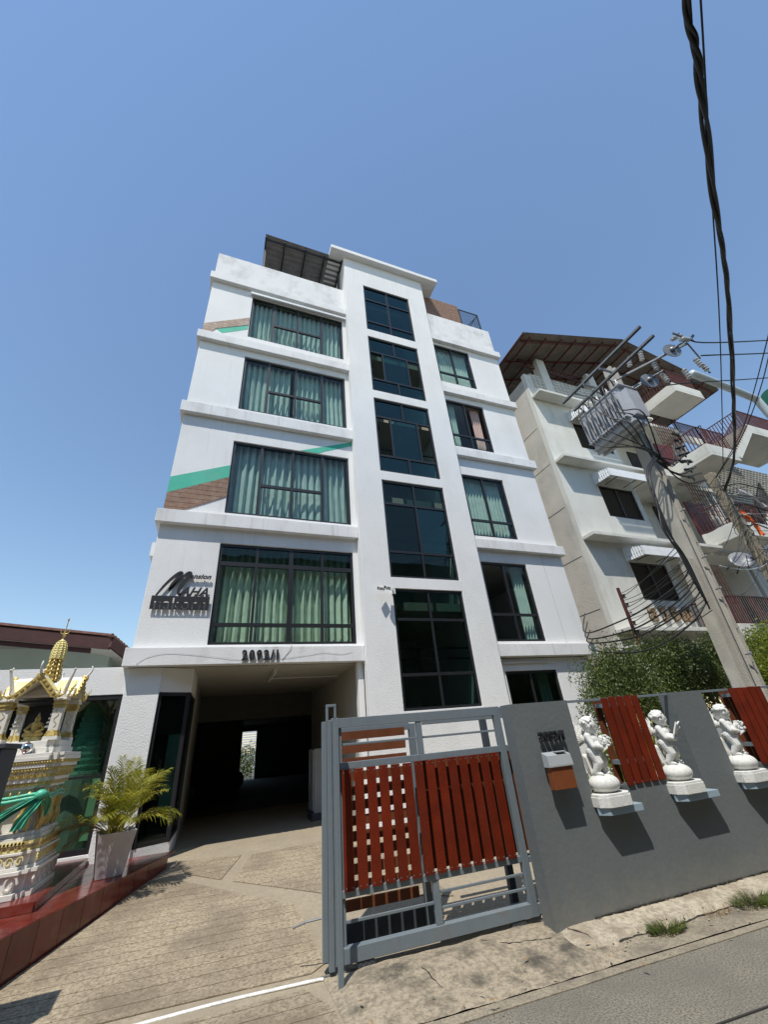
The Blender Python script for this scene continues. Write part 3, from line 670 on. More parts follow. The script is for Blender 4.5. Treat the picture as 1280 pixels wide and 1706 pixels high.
glazed(A_, C_, .50, 2.58); glazed(C_, D_, .50, 2.58)
mb = PB(); mb.box(-.72,-.50,8.7,8.75,.9,1.95); mb.build('notice_board', mat('pale_teal_board', (.28,.46,.44), .7), B)
for b_ in ((-.57,-.42,9.55,12.9,.25,2.968),(2.6,2.75,8.28,12.9,.25,2.968)):
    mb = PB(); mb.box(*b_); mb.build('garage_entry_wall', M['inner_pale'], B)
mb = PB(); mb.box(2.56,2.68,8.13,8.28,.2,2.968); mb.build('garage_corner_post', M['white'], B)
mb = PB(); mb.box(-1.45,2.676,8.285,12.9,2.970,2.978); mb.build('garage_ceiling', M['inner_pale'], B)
mb = PB(); mb.box(-1.45,2.6,12.9,13.2,2.35,2.968); mb.build('garage_beam', M['inner_shade'], B)
mb = PB(); mb.box(-1.45,-1.3,8.6,26,.2,2.968); mb.box(5.2,5.35,13.2,25.9,.2,2.968); mb.box(2.75,5.35,12.75,12.9,.2,2.968); mb.box(-1.45,-.45,12.9,13.0,.2,2.968); mb.box(-1.3,5.2,13.2,25.9,2.8,2.9); mb.build('garage_wall', M['inner_shade'], B)
mb = PB(); mb.box(-.4,1.0,17.6,18.0,.2,2.8); mb.build('garage_column', M['inner_shade'], B)
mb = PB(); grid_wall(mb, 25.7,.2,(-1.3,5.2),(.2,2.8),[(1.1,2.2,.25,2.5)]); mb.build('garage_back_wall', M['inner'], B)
mb = PB(); mb.box(-1.5,5.25,12.95,25.6,.302,.306); mb.build('garage_floor', M['inner_shade'], B)
# surface conduit and batten light on the garage ceiling
tl = MB(); tl.box(-.03,.03,-.62,.62,-.05,0); tl.box(-.02,.02,-.6,.6,-.085,-.055)
tlo = tl.build('ceiling_light', M['plastic_w'], None, loc=(1.02,9.25,2.968)); tag(tlo, 'twin tube batten light under the garage ceiling', 'light')
mb = PB(); mb.tube([(1.05,9.8,2.955),(2.585,9.8,2.955),(2.585,12.8,2.955)], .012, 5); mb.build('conduit', M['plastic_w'], B)
# grey metal cabinet on a plinth by the right garage wall
cb = empty('meter_cabinet', (2.28,9.95,.3), 0, 'tall grey metal cabinet on a dark base inside the garage mouth', 'cabinet')
mb = MB(); mb.box(-.30,.30,-.28,.28,0,.12); mb.build('base', M['gate_dark'], cb)
mb = MB(); mb.box(-.26,.28,-.25,.25,.12,1.22); mb.build('body', M['mb_top'], cb, bevel=.006)
mb = MB(); mb.box(-.285,-.262,-.22,.22,.16,1.2); h_ = mb.build('door', M['mb_top'], cb); mb = MB(); mb.tube([(-.29,-.15,.6),(-.33,-.15,.62),(-.33,-.15,.95),(-.29,-.15,.97)], .012, 6); mb.build('handle', M['galv'], h_)

# motorcycle parked deep in the garage
mc = empty('motorcycle', (.55,20.2,.306), .5, 'dark motorcycle parked deep inside the garage', 'motorcycle')
for x in (-.62,.62):
    mb = MB(); m3 = Matrix.Rotation(PI/2,3,'X'); pts = [(x+.25*math.cos(a),0,.30+.25*math.sin(a)) for a in [2*PI*i/20 for i in range(21)]]; mb.tube(pts,.05,8,cap=False); wh = mb.build('wheel', M['tyre'], mc, smooth=True)
    mb = MB(); mb.lathe([(.05,-.04),(.2,-.03),(.2,.03),(.05,.04)],14,(x,0,.3),axis=m3); mb.build('rim', M['galv'], wh)
mb = MB(); mb.ell((0,0,.48),(.34,.13,.2)); mb.ell((-.45,0,.62),(.28,.12,.1)); mb.build('body', M['black'], mc, smooth=True)
mb = MB(); mb.ell((-.25,0,.74),(.34,.13,.06)); mb.build('seat', M['tyre'], mc, smooth=True)
mb = MB(); mb.tube([(.62,0,.3),(.45,0,.95)],.035,8); mb.tube([(.42,-.33,1.02),(.45,0,.95),(.42,.33,1.02)],.018,6); mb.build('fork', M['blacksteel'], mc)
mb = MB(); mb.ell((.5,0,.85),(.09,.1,.09)); mb.build('headlight', M['silver'], mc, smooth=True)
# slatted white fence and bush seen through the back opening
fr = empty('back_fence', (2.2,35,0), 0, 'white slatted fence lit by the sun behind the garage', 'fence')
for k in range(20):
    mb = MB(); mb.box(-3,3,0,.03,.15+k*.15,.27+k*.15); mb.build('slat', M['zinc'], fr)
for x in (-3,-1,1,3): mb = MB(); mb.box(x-.05,x+.05,.03,.1,0,3.2); mb.build('post', M['zinc'], fr)

# ---- fittings on the facade
mb = PB(); mb.tube(spline([(-1.33,7.992,3.0),(-1.2,7.992,3.1),(-.94,7.992,3.165),(-.60,7.992,3.15),(-.1,7.992,3.09),(.3,7.992,3.04),(.95,7.992,3.05),(1.2,7.992,3.06),(1.6,7.992,3.11),(1.85,7.992,3.14),(2.2,7.992,3.11),(2.42,7.992,3.15)],5),.0019,4); mb.build('loose_wire', M['cable_grey'], B)
mb = PB(); mb.tube(spline([(1.05,7.993,3.02),(1.13,7.993,3.12),(1.22,7.993,3.27),(1.23,8.12,3.34)],4),.004,4); mb.build('loose_wire', M['cable_grey'], B)
mb = PB(); mb.tube([(8.1,8.122,5.7),(8.12,8.122,3.3),(8.06,7.992,3.25),(8.05,7.992,3.0),(7.95,8.12,2.9),(7.85,8.14,2.3)],.004,4); mb.build('loose_wire', M['cable_grey'], B)
cc = empty('security_camera', (3.40,7.9,4.40), 0, 'white twin security camera on a bracket on the stair tower', 'camera')
mb = MB(); mb.box(-.05,.03,-.04,0,-.06,.06); mb.build('junction_box', M['plastic_w'], cc)
mb = MB(); mb.tube([(-.02,-.03,0),(-.08,-.12,-.01),(-.22,-.15,0)],.012,6); mb.build('bracket', M['plastic_w'], cc)
for i,(a,b) in enumerate((((-.16,-.16,.02),(-.30,-.26,.0)),((-.28,-.14,.01),(-.43,-.19,.0)))):
    mb = MB(); mb.tube([a,b],.045,10); hd = mb.build('camera_body', M['plastic_w'], cc); A3,B3=Vector(a),Vector(b); d=(B3-A3).normalized()
    mb = MB(); mb.tube([B3-d*.005,B3+d*.004],.026,10); mb.build('lens', M['black'], hd)

# ---- roof things
tk = empty('water_tank', (-.62,9.5,14.6), 0, 'stainless steel water tank on the flat roof behind the parapet', 'water tank')
mb = MB(); mb.lathe([(.46,0),(.48,.03),(.48,2.45),(.42,2.62),(.25,2.74),(.12,2.78),(.12,2.83),(.01,2.84)],28); mb.build('tank_shell', M['steel'], tk, smooth=True)
mb = MB()
for z in (.4,.9,1.4,1.9,2.4): mb.lathe([(.485,z-.015),(.495,z),(.485,z+.015)],28)
mb.build('rib', M['steel'], tk)
cp = empty('roof_canopy', (1.3,9.5,14.6), 0, 'rusty ribbed metal canopy on black beams above the left roof terrace', 'canopy')
mb = MB(); n_ = 96
vs, fs = [], []
for i in range(n_+1):
    y = -1.5+4.6*i/n_; zz = .018*(1 if (i%4) in (0,1) else -1)
    for x in (-1.42,1.37): vs.append((x,y,2.72+zz-.03*(y+1.5)))
for i in range(n_): fs.append((i*2,i*2+1,i*2+3,i*2+2))
mb.add(vs,fs); mb.add([(a,b,c+.006) for a,b,c in vs],fs); mb.build('roof_sheet', M['metalroof'], cp)
for x in (-1.4,-.75,.0,.7,1.34): mb = MB(); mb.bar((x,-1.47,2.655),(x,3.0,2.52),.05,.06); mb.build('beam', M['blacksteel'], cp)
for y in (-1.40,-.2,1.2,2.6): mb = MB(); mb.bar((-1.4,y,2.60-.03*(y+1.5)),(1.34,y,2.60-.03*(y+1.5)),.05,.05); mb.build('purlin', M['blacksteel'], cp)
for x in (-1.38,1.30):
    for y in (-1.05,2.6): mb = MB(); mb.box(x-.03,x+.03,y-.03,y+.03,0,2.6-.03*(y+1.5)); mb.build('post', M['blacksteel'], cp)
sn = empty('roof_screen', (6.9,8.4,14.6), 0, 'brown slatted timber screen on the right roof terrace', 'screen')
for k in range(15):
    mb = MB(); mb.box(-1.0,.93,0,.025,1.0+k*.12,1.105+k*.12); mb.build('slat', M['clad'], sn)
for x in (-.98,0,.9): mb = MB(); mb.box(x-.03,x+.03,.03,.09,0,2.82); mb.build('post', M['blacksteel'], sn)
rf = empty('roof_railing', (8.3,8.4,14.6), 0, 'black metal mesh railing at the right end of the roof terrace', 'railing')
for x in (-.45,.48): mb = MB(); mb.box(x-.02,x+.02,-.02,.02,0,2.6); mb.build('post', M['blacksteel'], rf)
for z in (1.2,2.58): mb = MB(); mb.box(-.43,.46,-.015,.015,z-.02,z+.02); mb.build('rail', M['blacksteel'], rf)
mb = MB(); mb.bar((-.43,0,1.25),(.46,0,2.5),.03,.03); mb.build('brace', M['blacksteel'], rf)
mb = MB()
for k in range(18): mb.bar((-.43+k*.05,0,1.2),(-.43+k*.05,0,2.56),.006,.006)
for k in range(20): mb.bar((-.43,.004,1.24+k*.066),(.46,.004,1.24+k*.066),.005,.005)
mb.box(.47,.49,.0,2.5,1.18,1.22); mb.box(.47,.49,0,2.5,2.56,2.6)
for k in range(20): mb.bar((.48,k*.12,1.2),(.48,k*.12,2.58),.01,.01)
tag(mb.build('mesh_panel', M['blacksteel'], rf), kind='stuff')

# ================================================================= SIGN AND NUMBERS
sg = empty('name_sign', (-.83,8.13,4.22), 0, 'black cut out name sign with script letters left of the lowest curtained window', 'sign')
# board with letters cut through it
cu = bpy.data.curves.new('nakorn_board', 'FONT'); cu.body = 'nakorn'; cu.size = .30; cu.offset = .009; cu.space_character = 1.05; cu.align_x='CENTER'
to = bpy.data.objects.new('tmp', cu); col.objects.link(to)
bpy.context.view_layer.update()
bpy.ops.object.select_all(action='DESELECT'); to.select_set(True); bpy.context.view_layer.objects.active = to
bpy.ops.object.convert(target='CURVE'); to = bpy.context.view_layer.objects.active
c_ = to.data; c_.dimensions='2D'; c_.fill_mode='BOTH'; c_.offset = 0; c_.extrude = .006
xs_ = [p.co.x for s_ in c_.splines for p in (s_.bezier_points if s_.type=='BEZIER' else s_.points)]
ys_ = [p.co.y for s_ in c_.splines for p in (s_.bezier_points if s_.type=='BEZIER' else s_.points)]
mx_, my_ = (min(xs_)+max(xs_))/2, (min(ys_)+max(ys_))/2; sx_ = .86/(max(xs_)-min(xs_))
sp = c_.splines.new('POLY'); sp.points.add(3); sp.use_cyclic_u = True
for q_, (x_, z_) in zip(sp.points, ((-.49,-.125),(.49,-.125),(.49,.125),(-.49,.125))): q_.co = (x_/sx_+mx_, z_/1.0+my_+.012, 0, 1)
dg = bpy.context.evaluated_depsgraph_get(); me = bpy.data.meshes.new_from_object(to.evaluated_get(dg)); bpy.data.objects.remove(to)
me.transform(Matrix.Diagonal((sx_,1,1,1)) @ Matrix.Translation((-mx_,-my_-.012,0))); me.materials.clear(); me.materials.append(M['black'])
part('sign_board', me, sg, (0,-.05,-.14), (PI/2,0,0))
for x in (-.4,.4): mb = MB(); mb.tube([(x,-.045,-.14),(x,.0,-.14)],.008,6); mb.build('standoff', M['blacksteel'], sg)
def stroke(name, pts, r, parent, m=M['black'], flat=.014, y=-.05):
    """flat lettering stroke of changing width in the XZ plane"""
    P = spline([(p[0]-.065,0,p[1]) for p in pts], 8); n = len(P); L_, R_ = [], []
    W_ = []
    for i in range(n):
        t = i/(n-1)*(len(r)-1); k = min(int(t),len(r)-2); W_.append(r[k]+(r[k+1]-r[k])*(t-k))
    for i in range(n):
        d = (P[min(i+1,n-1)]-P[max(i-1,0)]).normalized(); nn2 = Vector((-d.z,0,d.x)); L_.append(P[i]+nn2*W_[i]); R_.append(P[i]-nn2*W_[i])
    mb = MB(); v = []
    for i in range(n):
        for q in (L_[i],R_[i]): v += [(q.x,y-flat/2,q.z),(q.x,y+flat/2,q.z)]
    f = []
    for i in range(n-1):
        a = i*4; b = a+4; f += [(a,b,b+2,a+2),(a+1,a+3,b+3,b+1),(a,a+1,b+1,b),(a+2,b+2,b+3,a+3)]
    f += [(0,2,3,1),((n-1)*4,(n-1)*4+1,(n-1)*4+3,(n-1)*4+2)]
    mb.add(v,f); return mb.build(name, m, parent)
lm = stroke('script_letter', [(-.36,-.01),(-.24,.20),(-.12,.36),(-.03,.44),(.0,.42),(-.05,.33),(-.12,.20),(-.16,.11)], [.016,.024,.030,.034,.034,.038,.038,.026], sg)
stroke('script_letter', [(-.17,.10),(-.15,.11),(-.06,.24),(.04,.37),(.12,.45),(.155,.43),(.10,.33),(.03,.18),(.0,.07),(.02,.02),(.06,.04)], [.022,.024,.022,.026,.03,.034,.036,.034,.028,.02,.008], sg)
text_mesh('letters', 'ansion', .135, .014, M['black'], sg, (.085,-.05,.345), (PI/2,0,0), .0055, .35, 1.05, (1.02,1,1))
text_mesh('letters', 'AHA', .235, .014, M['black'], sg, (-.045,-.05,.0), (PI/2,0,0), .0065, .38, 1.0, (1.0,1,1))
def house_number(loc, rz, size, label, depth=.03, sc_=(1,1,1)):
    h = empty('house_number', loc, rz, label, 'number sign'); x = 0
    adv = {'2':.62,'0':.64,'9':.64,'/':.36,'1':.5}
    for ch in '2092/1':
        text_mesh('digit' if ch != '/' else 'slash', ch, size, depth, M['black'], h, (x*sc_[0],-depth/2,0), (PI/2,0,0), size*.035, 0, 1, sc_); x += adv[ch]*size*1.02
    return h
house_number((.33,7.985,3.03), 0, .235, 'raised black number 2092/1 on the ledge above the garage', .03, (.84,1,1))
# ================================================================= SLIDING GATE
G = empty('sliding_gate', (1.17,4.45,0), -.07, 'blue grey steel sliding gate with maroon vertical planks, slid back beside the wall', 'gate')
def gb(name, m, boxes, parent=G, bevel=.003):
    mb = MB()
    for b in boxes: mb.box(*b)
    return mb.build(name, m, parent, bevel=bevel)
def leaf(name, off, u0, u1, zs=True):
    lf = empty(name, (0,off,0)); lf.parent = G; return lf
gb('top_rail', M['gate'], [(-.02,1.765,-.03,.02,1.722,1.808)])
gb('middle_rail', M['gate'], [(0,1.765,-.03,.02,1.367,1.425)])
gb('lower_rail', M['gate'], [(0,1.765,-.03,.02,.445,.494)])
gb('bottom_rail', M['gate'], [(.0,1.765,-.04,.03,.055,.148)])
gb('stile', M['gate'], [(1.765,1.84,-.035,.025,.052,1.808)])
gb('stile', M['gate'], [(0.0,.03,.0,.035,.052,1.722)])
gb('short_post', M['gate'], [(.825,.885,-.025,.015,1.425,1.722)])
gb('short_post', M['gate'], [(.825,.885,-.025,.015,.148,.445)])
gb('thin_bar', M['gate'], [(.03,1.765,.016,.032,1.563,1.584)])
gb('thin_bar', M['gate'], [(.03,.825,-.01,.008,.281,.302)])
gb('thin_bar', M['gate'], [(.885,1.765,-.01,.008,.345,.365)]); gb('thin_bar', M['gate'], [(.885,1.765,-.01,.008,.238,.258)])
gb('connector', M['gate'], [(1.841,1.99,-.015,.02,1.365,1.42),(1.841,1.99,-.015,.02,.43,.475),(1.841,2.0,-.015,.02,.055,.13),(1.841,1.93,-.015,.02,1.755,1.80)])
for k in range(14):
    u = .014+k*.1235; mb = MB(); dz = random.uniform(-.004,.004)
    mb.box(u,u+.088,-.052,-.031,.492+dz,1.368+dz)
    pk = mb.build('plank', M['plank'], G, bevel=.002)
    mb = MB()
    for (a,z) in ((u+.015,.515),(u+.073,.515),(u+.015,1.345),(u+.073,1.345)): mb.tube([(a,-.0535,z+dz),(a,-.0505,z+dz)],.005,6)
    mb.build('screws', M['galv'], pk)
# end profiles at the left: three stacked box sections and the guide post with its loop
gb('end_post', M['gate'], [(-.165,-.12,.0,.05,.08,1.79)]); gb('end_post', M['gate'], [(-.118,-.075,-.03,.03,.03,1.80)]); gb('end_post', M['gate'], [(-.073,-.005,-.02,.03,.05,1.815)])
gp = gb('guide_post', M['gate'], [(-.088,-.048,-.26,-.225,-.01,1.80)])
gb('loop', M['gate'], [(-.165,-.145,-.262,-.222,1.78,1.90),(-.088,-.068,-.262,-.222,1.802,1.90),(-.165,-.068,-.262,-.222,1.902,1.925)], gp, .002)
gb('foot_plate', M['galv'], [(-.095,-.04,-.27,-.215,.0,.012)], gp)
# second leaf behind: vertical planks at the right, horizontal boards at the left
gb('rear_rail', M['gate'], [(.86,1.98,.10,.14,1.365,1.42)]); gb('rear_rail', M['gate'], [(.86,1.98,.10,.14,.41,.465)]); gb('rear_rail', M['gate'], [(.86,1.98,.10,.15,.045,.12)]); gb('rear_rail', M['gate'], [(.95,1.98,.10,.14,1.69,1.76)])
gb('rear_stile', M['gate_dark'], [(1.76,1.83,.28,.34,.05,1.72)]); gb('rear_stile', M['gate'], [(.86,.93,.30,.36,.05,1.72)]); gb('rear_stile', M['gate_dark'], [(.0,.06,.30,.36,.05,1.72)])
for k in range(9):
    u = .875+k*.1235; mb = MB(); mb.box(u,u+.088,.075,.096,.50,1.37); mb.build('rear_plank', M['plank_brown'], G)
for k in range(12):
    z = .275+k*.1215; mb = MB(); mb.box(.05,.79,.27,.292,z,z+.078); mb.build('rear_board', M['plank_brown'], G)
gb('rear_rail', M['gate_dark'], [(.06,.86,.30,.35,.055,.20)]); gb('rear_rail', M['gate'], [(.06,.86,.30,.35,1.66,1.73)])  # dark lower rail: the shadow behind the gate is put into its colour
for u in (.18,1.62):
    wb = MB(); wb.box(u-.075,u+.075,-.03,.03,.008,.05); wo = wb.build('roller_carriage', M['galv'], G, bevel=.008)
    for du in (-.045,0,.045): mb = MB(); m3 = Matrix.Rotation(PI/2,3,'X'); mb.lathe([(.016,-.036),(.018,-.03),(.018,.03),(.016,.036)],12,(u+du,0,.029),axis=m3); mb.build('roller', M['gate_dark'], wo)
tr = MB(); tr.box(-1.2,2.0,-.008,.008,-.01,.008); to = tr.build('gate_track', M['galv'], None, loc=(1.17,4.45,.004), rot=(0,0,-.07)); tag(to, 'thin steel track set in the concrete under the sliding gate', 'track')
# second guide rail and its stay on the ground behind the gate
mb = MB(); mb.tube([(-.40,.1,.30),(-.30,.06,.33),(-.17,.05,.335)],.008,6); mb.build('latch', M['galv'], G)

# ================================================================= GREY FRONT WALL
W = empty('front_wall', (2.89,3.93,0), -.064, 'grey rendered boundary wall with alternating pillars, maroon plank panels and statue niches', 'wall')
TW = .17
bays = [('p',-.005,.742),('n',.742,1.20),('s',1.20,1.752),('n',1.752,2.26),('p',2.26,2.785),('n',2.785,3.262),('s',3.262,3.872),('n',3.872,4.33),('p',4.33,4.87),('n',4.87,5.35),('s',5.35,5.9),('n',5.9,6.4),('p',6.4,9.0)]
prof = [(-.005,-.06)]
top = []
for k,a,b in bays:
    z = {'p':1.80,'n':.768,'s':.965}[k]; top += [(a,z),(b,z)]
# one continuous rendered body with stepped top
poly = [(-.005,-.05)]+top+[(9.0,-.05)]
mb = MB()
vs = [(x,0,z) for x,z in poly]+[(x,TW,z) for x,z in poly]; n = len(poly)
cells = []
for k,a,b in bays:
    z = {'p':1.80,'n':.768,'s':.965}[k]; cells.append((a,b,z))
V, F = [], []
def q4(a,b,c,d): 
    o = len(V); V.extend([a,b,c,d]); F.append((o,o+1,o+2,o+3))
for i,(a,b,z) in enumerate(cells):
    q4((a,0,-.05),(b,0,-.05),(b,0,z),(a,0,z)); q4((b,TW,-.05),(a,TW,-.05),(a,TW,z),(b,TW,z)); q4((a,0,z),(b,0,z),(b,TW,z),(a,TW,z))
    zl = cells[i-1][2] if i else -.05; zr = cells[i+1][2] if i<len(cells)-1 else -.05
    if z > zl: q4((a,TW,zl),(a,0,zl),(a,0,z),(a,TW,z))
    if z > zr: q4((b,0,zr),(b,TW,zr),(b,TW,z),(b,0,z))
mb.add(V,F); wb_ = mb.build('wall_body', M['wall'], W)
bm = bmesh.new(); bm.from_mesh(wb_.data); bmesh.ops.remove_doubles(bm, verts=bm.verts, dist=.0005); bm.to_mesh(wb_.data); bm.free()
for k,a,b in bays:
    if k == 's' :
        a0, b0 = a-.0, b
        n_ = 5; w_ = (b-a-.012*2)/n_
        for i in range(n_):
            u = a+.006+i*(b-a)/n_*1.0; wd = (b-a)/n_-.024; dz = random.uniform(-.004,.004)
            mb = MB(); mb.box(u,u+wd,-.020,.0,.967+dz,1.797+dz); mb.build('plank', M['plank'], W, bevel=.002)
            mb = MB(); mb.box(u+.002,u+wd-.002,.115,.135,.970,1.772); mb.build('rear_plank', M['plank_brown'], W)
        mb = MB(); mb.box(a+.01,b-.01,.003,.06,.967,.985); mb.box(a+.01,b-.01,.003,.113,1.70,1.74); mb.box(a+.01,b-.01,.003,.113,1.15,1.19); mb.build('panel_rail', M['gate'], W)
mb = MB()
for (a,b) in ((.743,2.259),(2.786,4.329),(4.871,6.39)): mb.box(a,b,.03,.07,1.772,1.797)
mb.build('top_bar', M['gate'], W, bevel=.002)
shl = []
for (a,b) in ((.742,1.20),(1.752,2.26),(2.785,3.262),(3.872,4.33),(4.87,5.35)):
    mb = MB(); mb.prism([(a-.0,-.001),(a+.05,-.14) if 0 else (a-.03,-.05),(a+.04,-.14),(b-.01,-.14),(b-.01,-.001)], .772, .832, 'z')
    mb.box(a+.001,b-.001,.0,TW+.02,.770,.8315)
    mb.build('shelf', M['shelf'], W, bevel=.003)
# number and letter box on the wall
def wp(t, y, z): 
    v = W.matrix_basis @ Vector((t,y,z)); return v
W_m = Matrix.Translation((2.89,3.93,0)) @ Matrix.Rotation(-.064,4,'Z')
hn = house_number(tuple(W_m @ Vector((.25,0,1.437))), -.064, .118, 'small raised black number 2092/1 on the grey wall pillar above the letter box', .035, (.78,1,1))
hn.location = W_m @ Vector((.25,-.02,1.437))
lb = empty('letter_box', tuple(W_m @ Vector((.16,0,1.03))), -.064, 'rust brown letter box with a grey hood on the grey wall pillar', 'letter box')
mb = MB(); mb.box(.072,.326,-.135,-.055,.0,.20); mb.build('body', M['mb'], lb, bevel=.004)
mb = MB(); mb.prism([(-.15,.185),(-.15,.20),(-.135,.285),(-.05,.312),(-.05,.185)], .058, .338, 'x'); mb.build('hood', M['mb_top'], lb, bevel=.003)
mb = MB(); mb.box(.12,.27,-.054,.0,.03,.27); mb.build('mount', M['gate_dark'], lb)
mb = MB(); mb.box(.18,.30,-.14,-.08,.302,.308); mb.build('slot_flap', M['galv'], lb)

# ================================================================= CHERUB STATUES
def remesh(mb, name, m, parent, vox, sm=4, rot=None, loc=None):
    me = bpy.data.meshes.new(name); me.from_pydata(mb.v,[],mb.f); o = bpy.data.objects.new(name+'_t', me); col.objects.link(o)
    bm = bmesh.new(); bm.from_mesh(me); bmesh.ops.recalc_face_normals(bm, faces=bm.faces); bm.to_mesh(me); bm.free()
    r_ = o.modifiers.new('r','REMESH'); r_.mode='VOXEL'; r_.voxel_size = vox
    s_ = o.modifiers.new('s','SMOOTH'); s_.iterations = sm; s_.factor = .5
    dg = bpy.context.evaluated_depsgraph_get(); m2 = bpy.data.meshes.new_from_object(o.evaluated_get(dg)); bpy.data.objects.remove(o)
    m2.name = name; m2.materials.clear(); m2.materials.append(m); m2.polygons.foreach_set('use_smooth',[True]*len(m2.polygons))
    q = part(name, m2, parent); 
    if loc is not None: q.location = loc
    if rot is not None: q.rotation_euler = rot
    return q
def limb(mb, pts, rs, n=10):
    P = [Vector(p) for p in pts]
    for i in range(len(P)-1):
        for k in range(9):
            t = k/8; r_ = rs[i]+(rs[i+1]-rs[i])*t; mb.ell(P[i].lerp(P[i+1],t),(r_,r_,r_),n,6)
def cherub(name_label, kind, loc, rz, seed):
    rnd = random.Random(seed)
    S = empty('cherub_statue', loc, rz, name_label, 'statue', 'white cherub statues standing on the wall shelves')
    # octagonal plinth and squashed globe
    mb = MB(); h = .205; c_ = .07
    oc = [(-h+c_,-.16),(h-c_,-.16),(h,-.16+c_),(h,.13),(-h,.13),(-h,-.16+c_)]
    mb.prism(oc, 0, .085, 'z'); s2 = [(x*.95,y*.95) for x,y in oc]; mb.prism(s2, .0851, .105, 'z'); mb.build('plinth', M['statue_base'], S, bevel=.004)
    mb = MB(); mb.ell((0,0,.178),(.154,.145,.088),32,18); mb.build('globe', M['statue_base'], S, smooth=True)
    T = .252 # foot level
    yaw = .55; R = Matrix.Rotation(yaw,4,'Z')
    b = MB(); X = lambda x,y,z: tuple((R @ Vector((x*1.22,y*1.22,0)))+Vector((0,0,T+z)))
    def L(pts, rs): limb(b, [X(*p) for p in pts], [q_*1.24 for q_ in rs])
    # legs (one striding), feet
    L([(.034,.005,.205),(.043,-.034,.118),(.042,-.012,.028)],[.048,.038,.023]); L([(.042,-.008,.018),(.046,-.060,.012)],[.018,.013])
    L([(-.034,.010,.205),(-.040,-.02,.110),(-.046,.028,.028)],[.048,.038,.023]); L([(-.046,.034,.018),(-.052,-.022,.012)],[.019,.013])
    for sx in (.044,-.052):
        for q in range(5): b.ell(X(sx-.012+q*.006,(-.073 if sx>0 else -.034),.010),(.005,.007,.005),6,4)
    # pelvis, round belly, chest, shoulders, neck
    b.ell(X(0,.006,.205),(.082,.072,.052),14,10); b.ell(X(0,-.014,.255),(.080,.075,.058),14,10); b.ell(X(0,.004,.315),(.086,.066,.060),14,10)
    L([(-.062,.010,.352),(.062,.010,.352)],[.028,.028]); L([(0,.002,.36),(0,-.004,.40)],[.026,.024])
    # arms cradling what the figure holds
    ry = -.105
    L([(.066,.008,.350),(.086,-.020,.278),(.034,-.082,.262)],[.028,.023,.016]); L([(-.066,.008,.350),(-.084,-.028,.262),(-.022,-.088,.242)],[.028,.023,.016])
    for hx,hz in ((.030,.262),(-.018,.242)):
        b.ell(X(hx,-.090,hz),(.018,.018,.014),8,6)
        for q in range(4): L([(hx-.004+.0*q,-.096,hz-.010+q*.0068),(hx-(.026 if hx>0 else -.026),-.106,hz-.010+q*.0068)],[.0042,.0034])
        L([(hx,-.086,hz+.012),(hx-(.012 if hx>0 else -.012),-.100,hz+.022)],[.005,.004])
    # head turned a little, with brow, nose, cheeks, mouth, chin, ears
    hc = Vector((0,-.010,.448)); hr = Matrix.Rotation(.42,3,'Z') @ Matrix.Rotation({'a':.18,'b':.10,'c':.22}[kind],3,'X')
    def H(x,y,z): v = hr @ Vector((x*1.0,y*1.0,z*1.12)); return X(hc.x+v.x,hc.y+v.y,hc.z+v.z)
    b.ell(H(0,0,.008),(.071,.072,.072),18,12); b.ell(H(0,-.018,-.030),(.054,.050,.040),14,10)
    for s_ in (1,-1):
        b.ell(H(s_*.024,-.044,-.020),(.018,.015,.017),10,8); b.ell(H(s_*.021,-.055,.014),(.014,.008,.005),8,6); b.ell(H(s_*.021,-.054,.001),(.009,.006,.005),8,6); b.ell(H(s_*.060,.004,-.008),(.008,.014,.019),8,6)
    b.ell(H(0,-.062,-.006),(.008,.012,.015),8,6); b.ell(H(0,-.056,-.030),(.015,.007,.0045),8,6); b.ell(H(0,-.054,-.038),(.012,.007,.005),8,6); b.ell(H(0,-.050,-.054),(.014,.012,.011),8,6)
    remesh(b, 'body', M['statue'], S, .0052, 2)
    # curly hair
    hb = MB(); hb.ell(H(0,.014,.022),(.074,.070,.064),16,12)
    for i in range(70):
        a = rnd.uniform(0,2*PI); t = math.acos(rnd.uniform(-.15,1)); v = Vector((math.sin(t)*math.cos(a),math.sin(t)*math.sin(a),math.cos(t)))
        if v.y < -.35 and v.z < .62: continue
        hb.ell(H(v.x*.062,.010+v.y*.062,.020+v.z*.056),(.015,.015,.013),7,5)
    if kind == 'a': limb(hb,[H(.01,-.02,.075),H(.025,-.035,.105)],[.012,.004],8)
    remesh(hb, 'hair', M['statue'], S, .005, 1)
    # wings: three tiers of feathers
    for w_i,(bx,by,sc_) in enumerate(((-.060,.075,1.0),(.010,.095,.85))):
        wg = MB(); bz = T+.325
        for tier,(n1,ln,of) in enumerate(((6,.06,.015),(8,.095,.03),(9,.125,.05))):
            for i in range(n1):
                a = math.radians(98+112*i/(n1-1)); d = Vector((math.cos(a),.22,math.sin(a))).normalized()
                l_ = ln*sc_*(1-.28*i/(n1-1)); o_ = Vector((bx,by,bz)); p = o_+d*of*.9; q = p+d*l_
                nrm = Vector((.15,-1,.1)).normalized(); x_ = d.cross(nrm).normalized(); y_ = x_.cross(d)
                wg.ell((p+q)/2 - nrm*(.006*tier-.012), (.0165,.0055,l_*.60), 8, 6, Matrix((x_,y_,d)).transposed())
        wg.ell((bx+.01,by-.01,bz+.005),(.035,.018,.04),10,8)
        wg.build('wing', M['statue'], S, smooth=True)
    # cloth round the hips
    dr = MB()
    for k in range(5):
        pts = []
        for i in range(17):
            a = 2*PI*i/16; rr = .066+.004*math.sin(a*3+k); pts.append(X(rr*math.cos(a),.002+rr*.95*math.sin(a),.235-k*.013+.012*math.cos(a+.6)-.004*k*math.sin(a*2)))
        dr.tube(pts,.0088,6,cap=False)
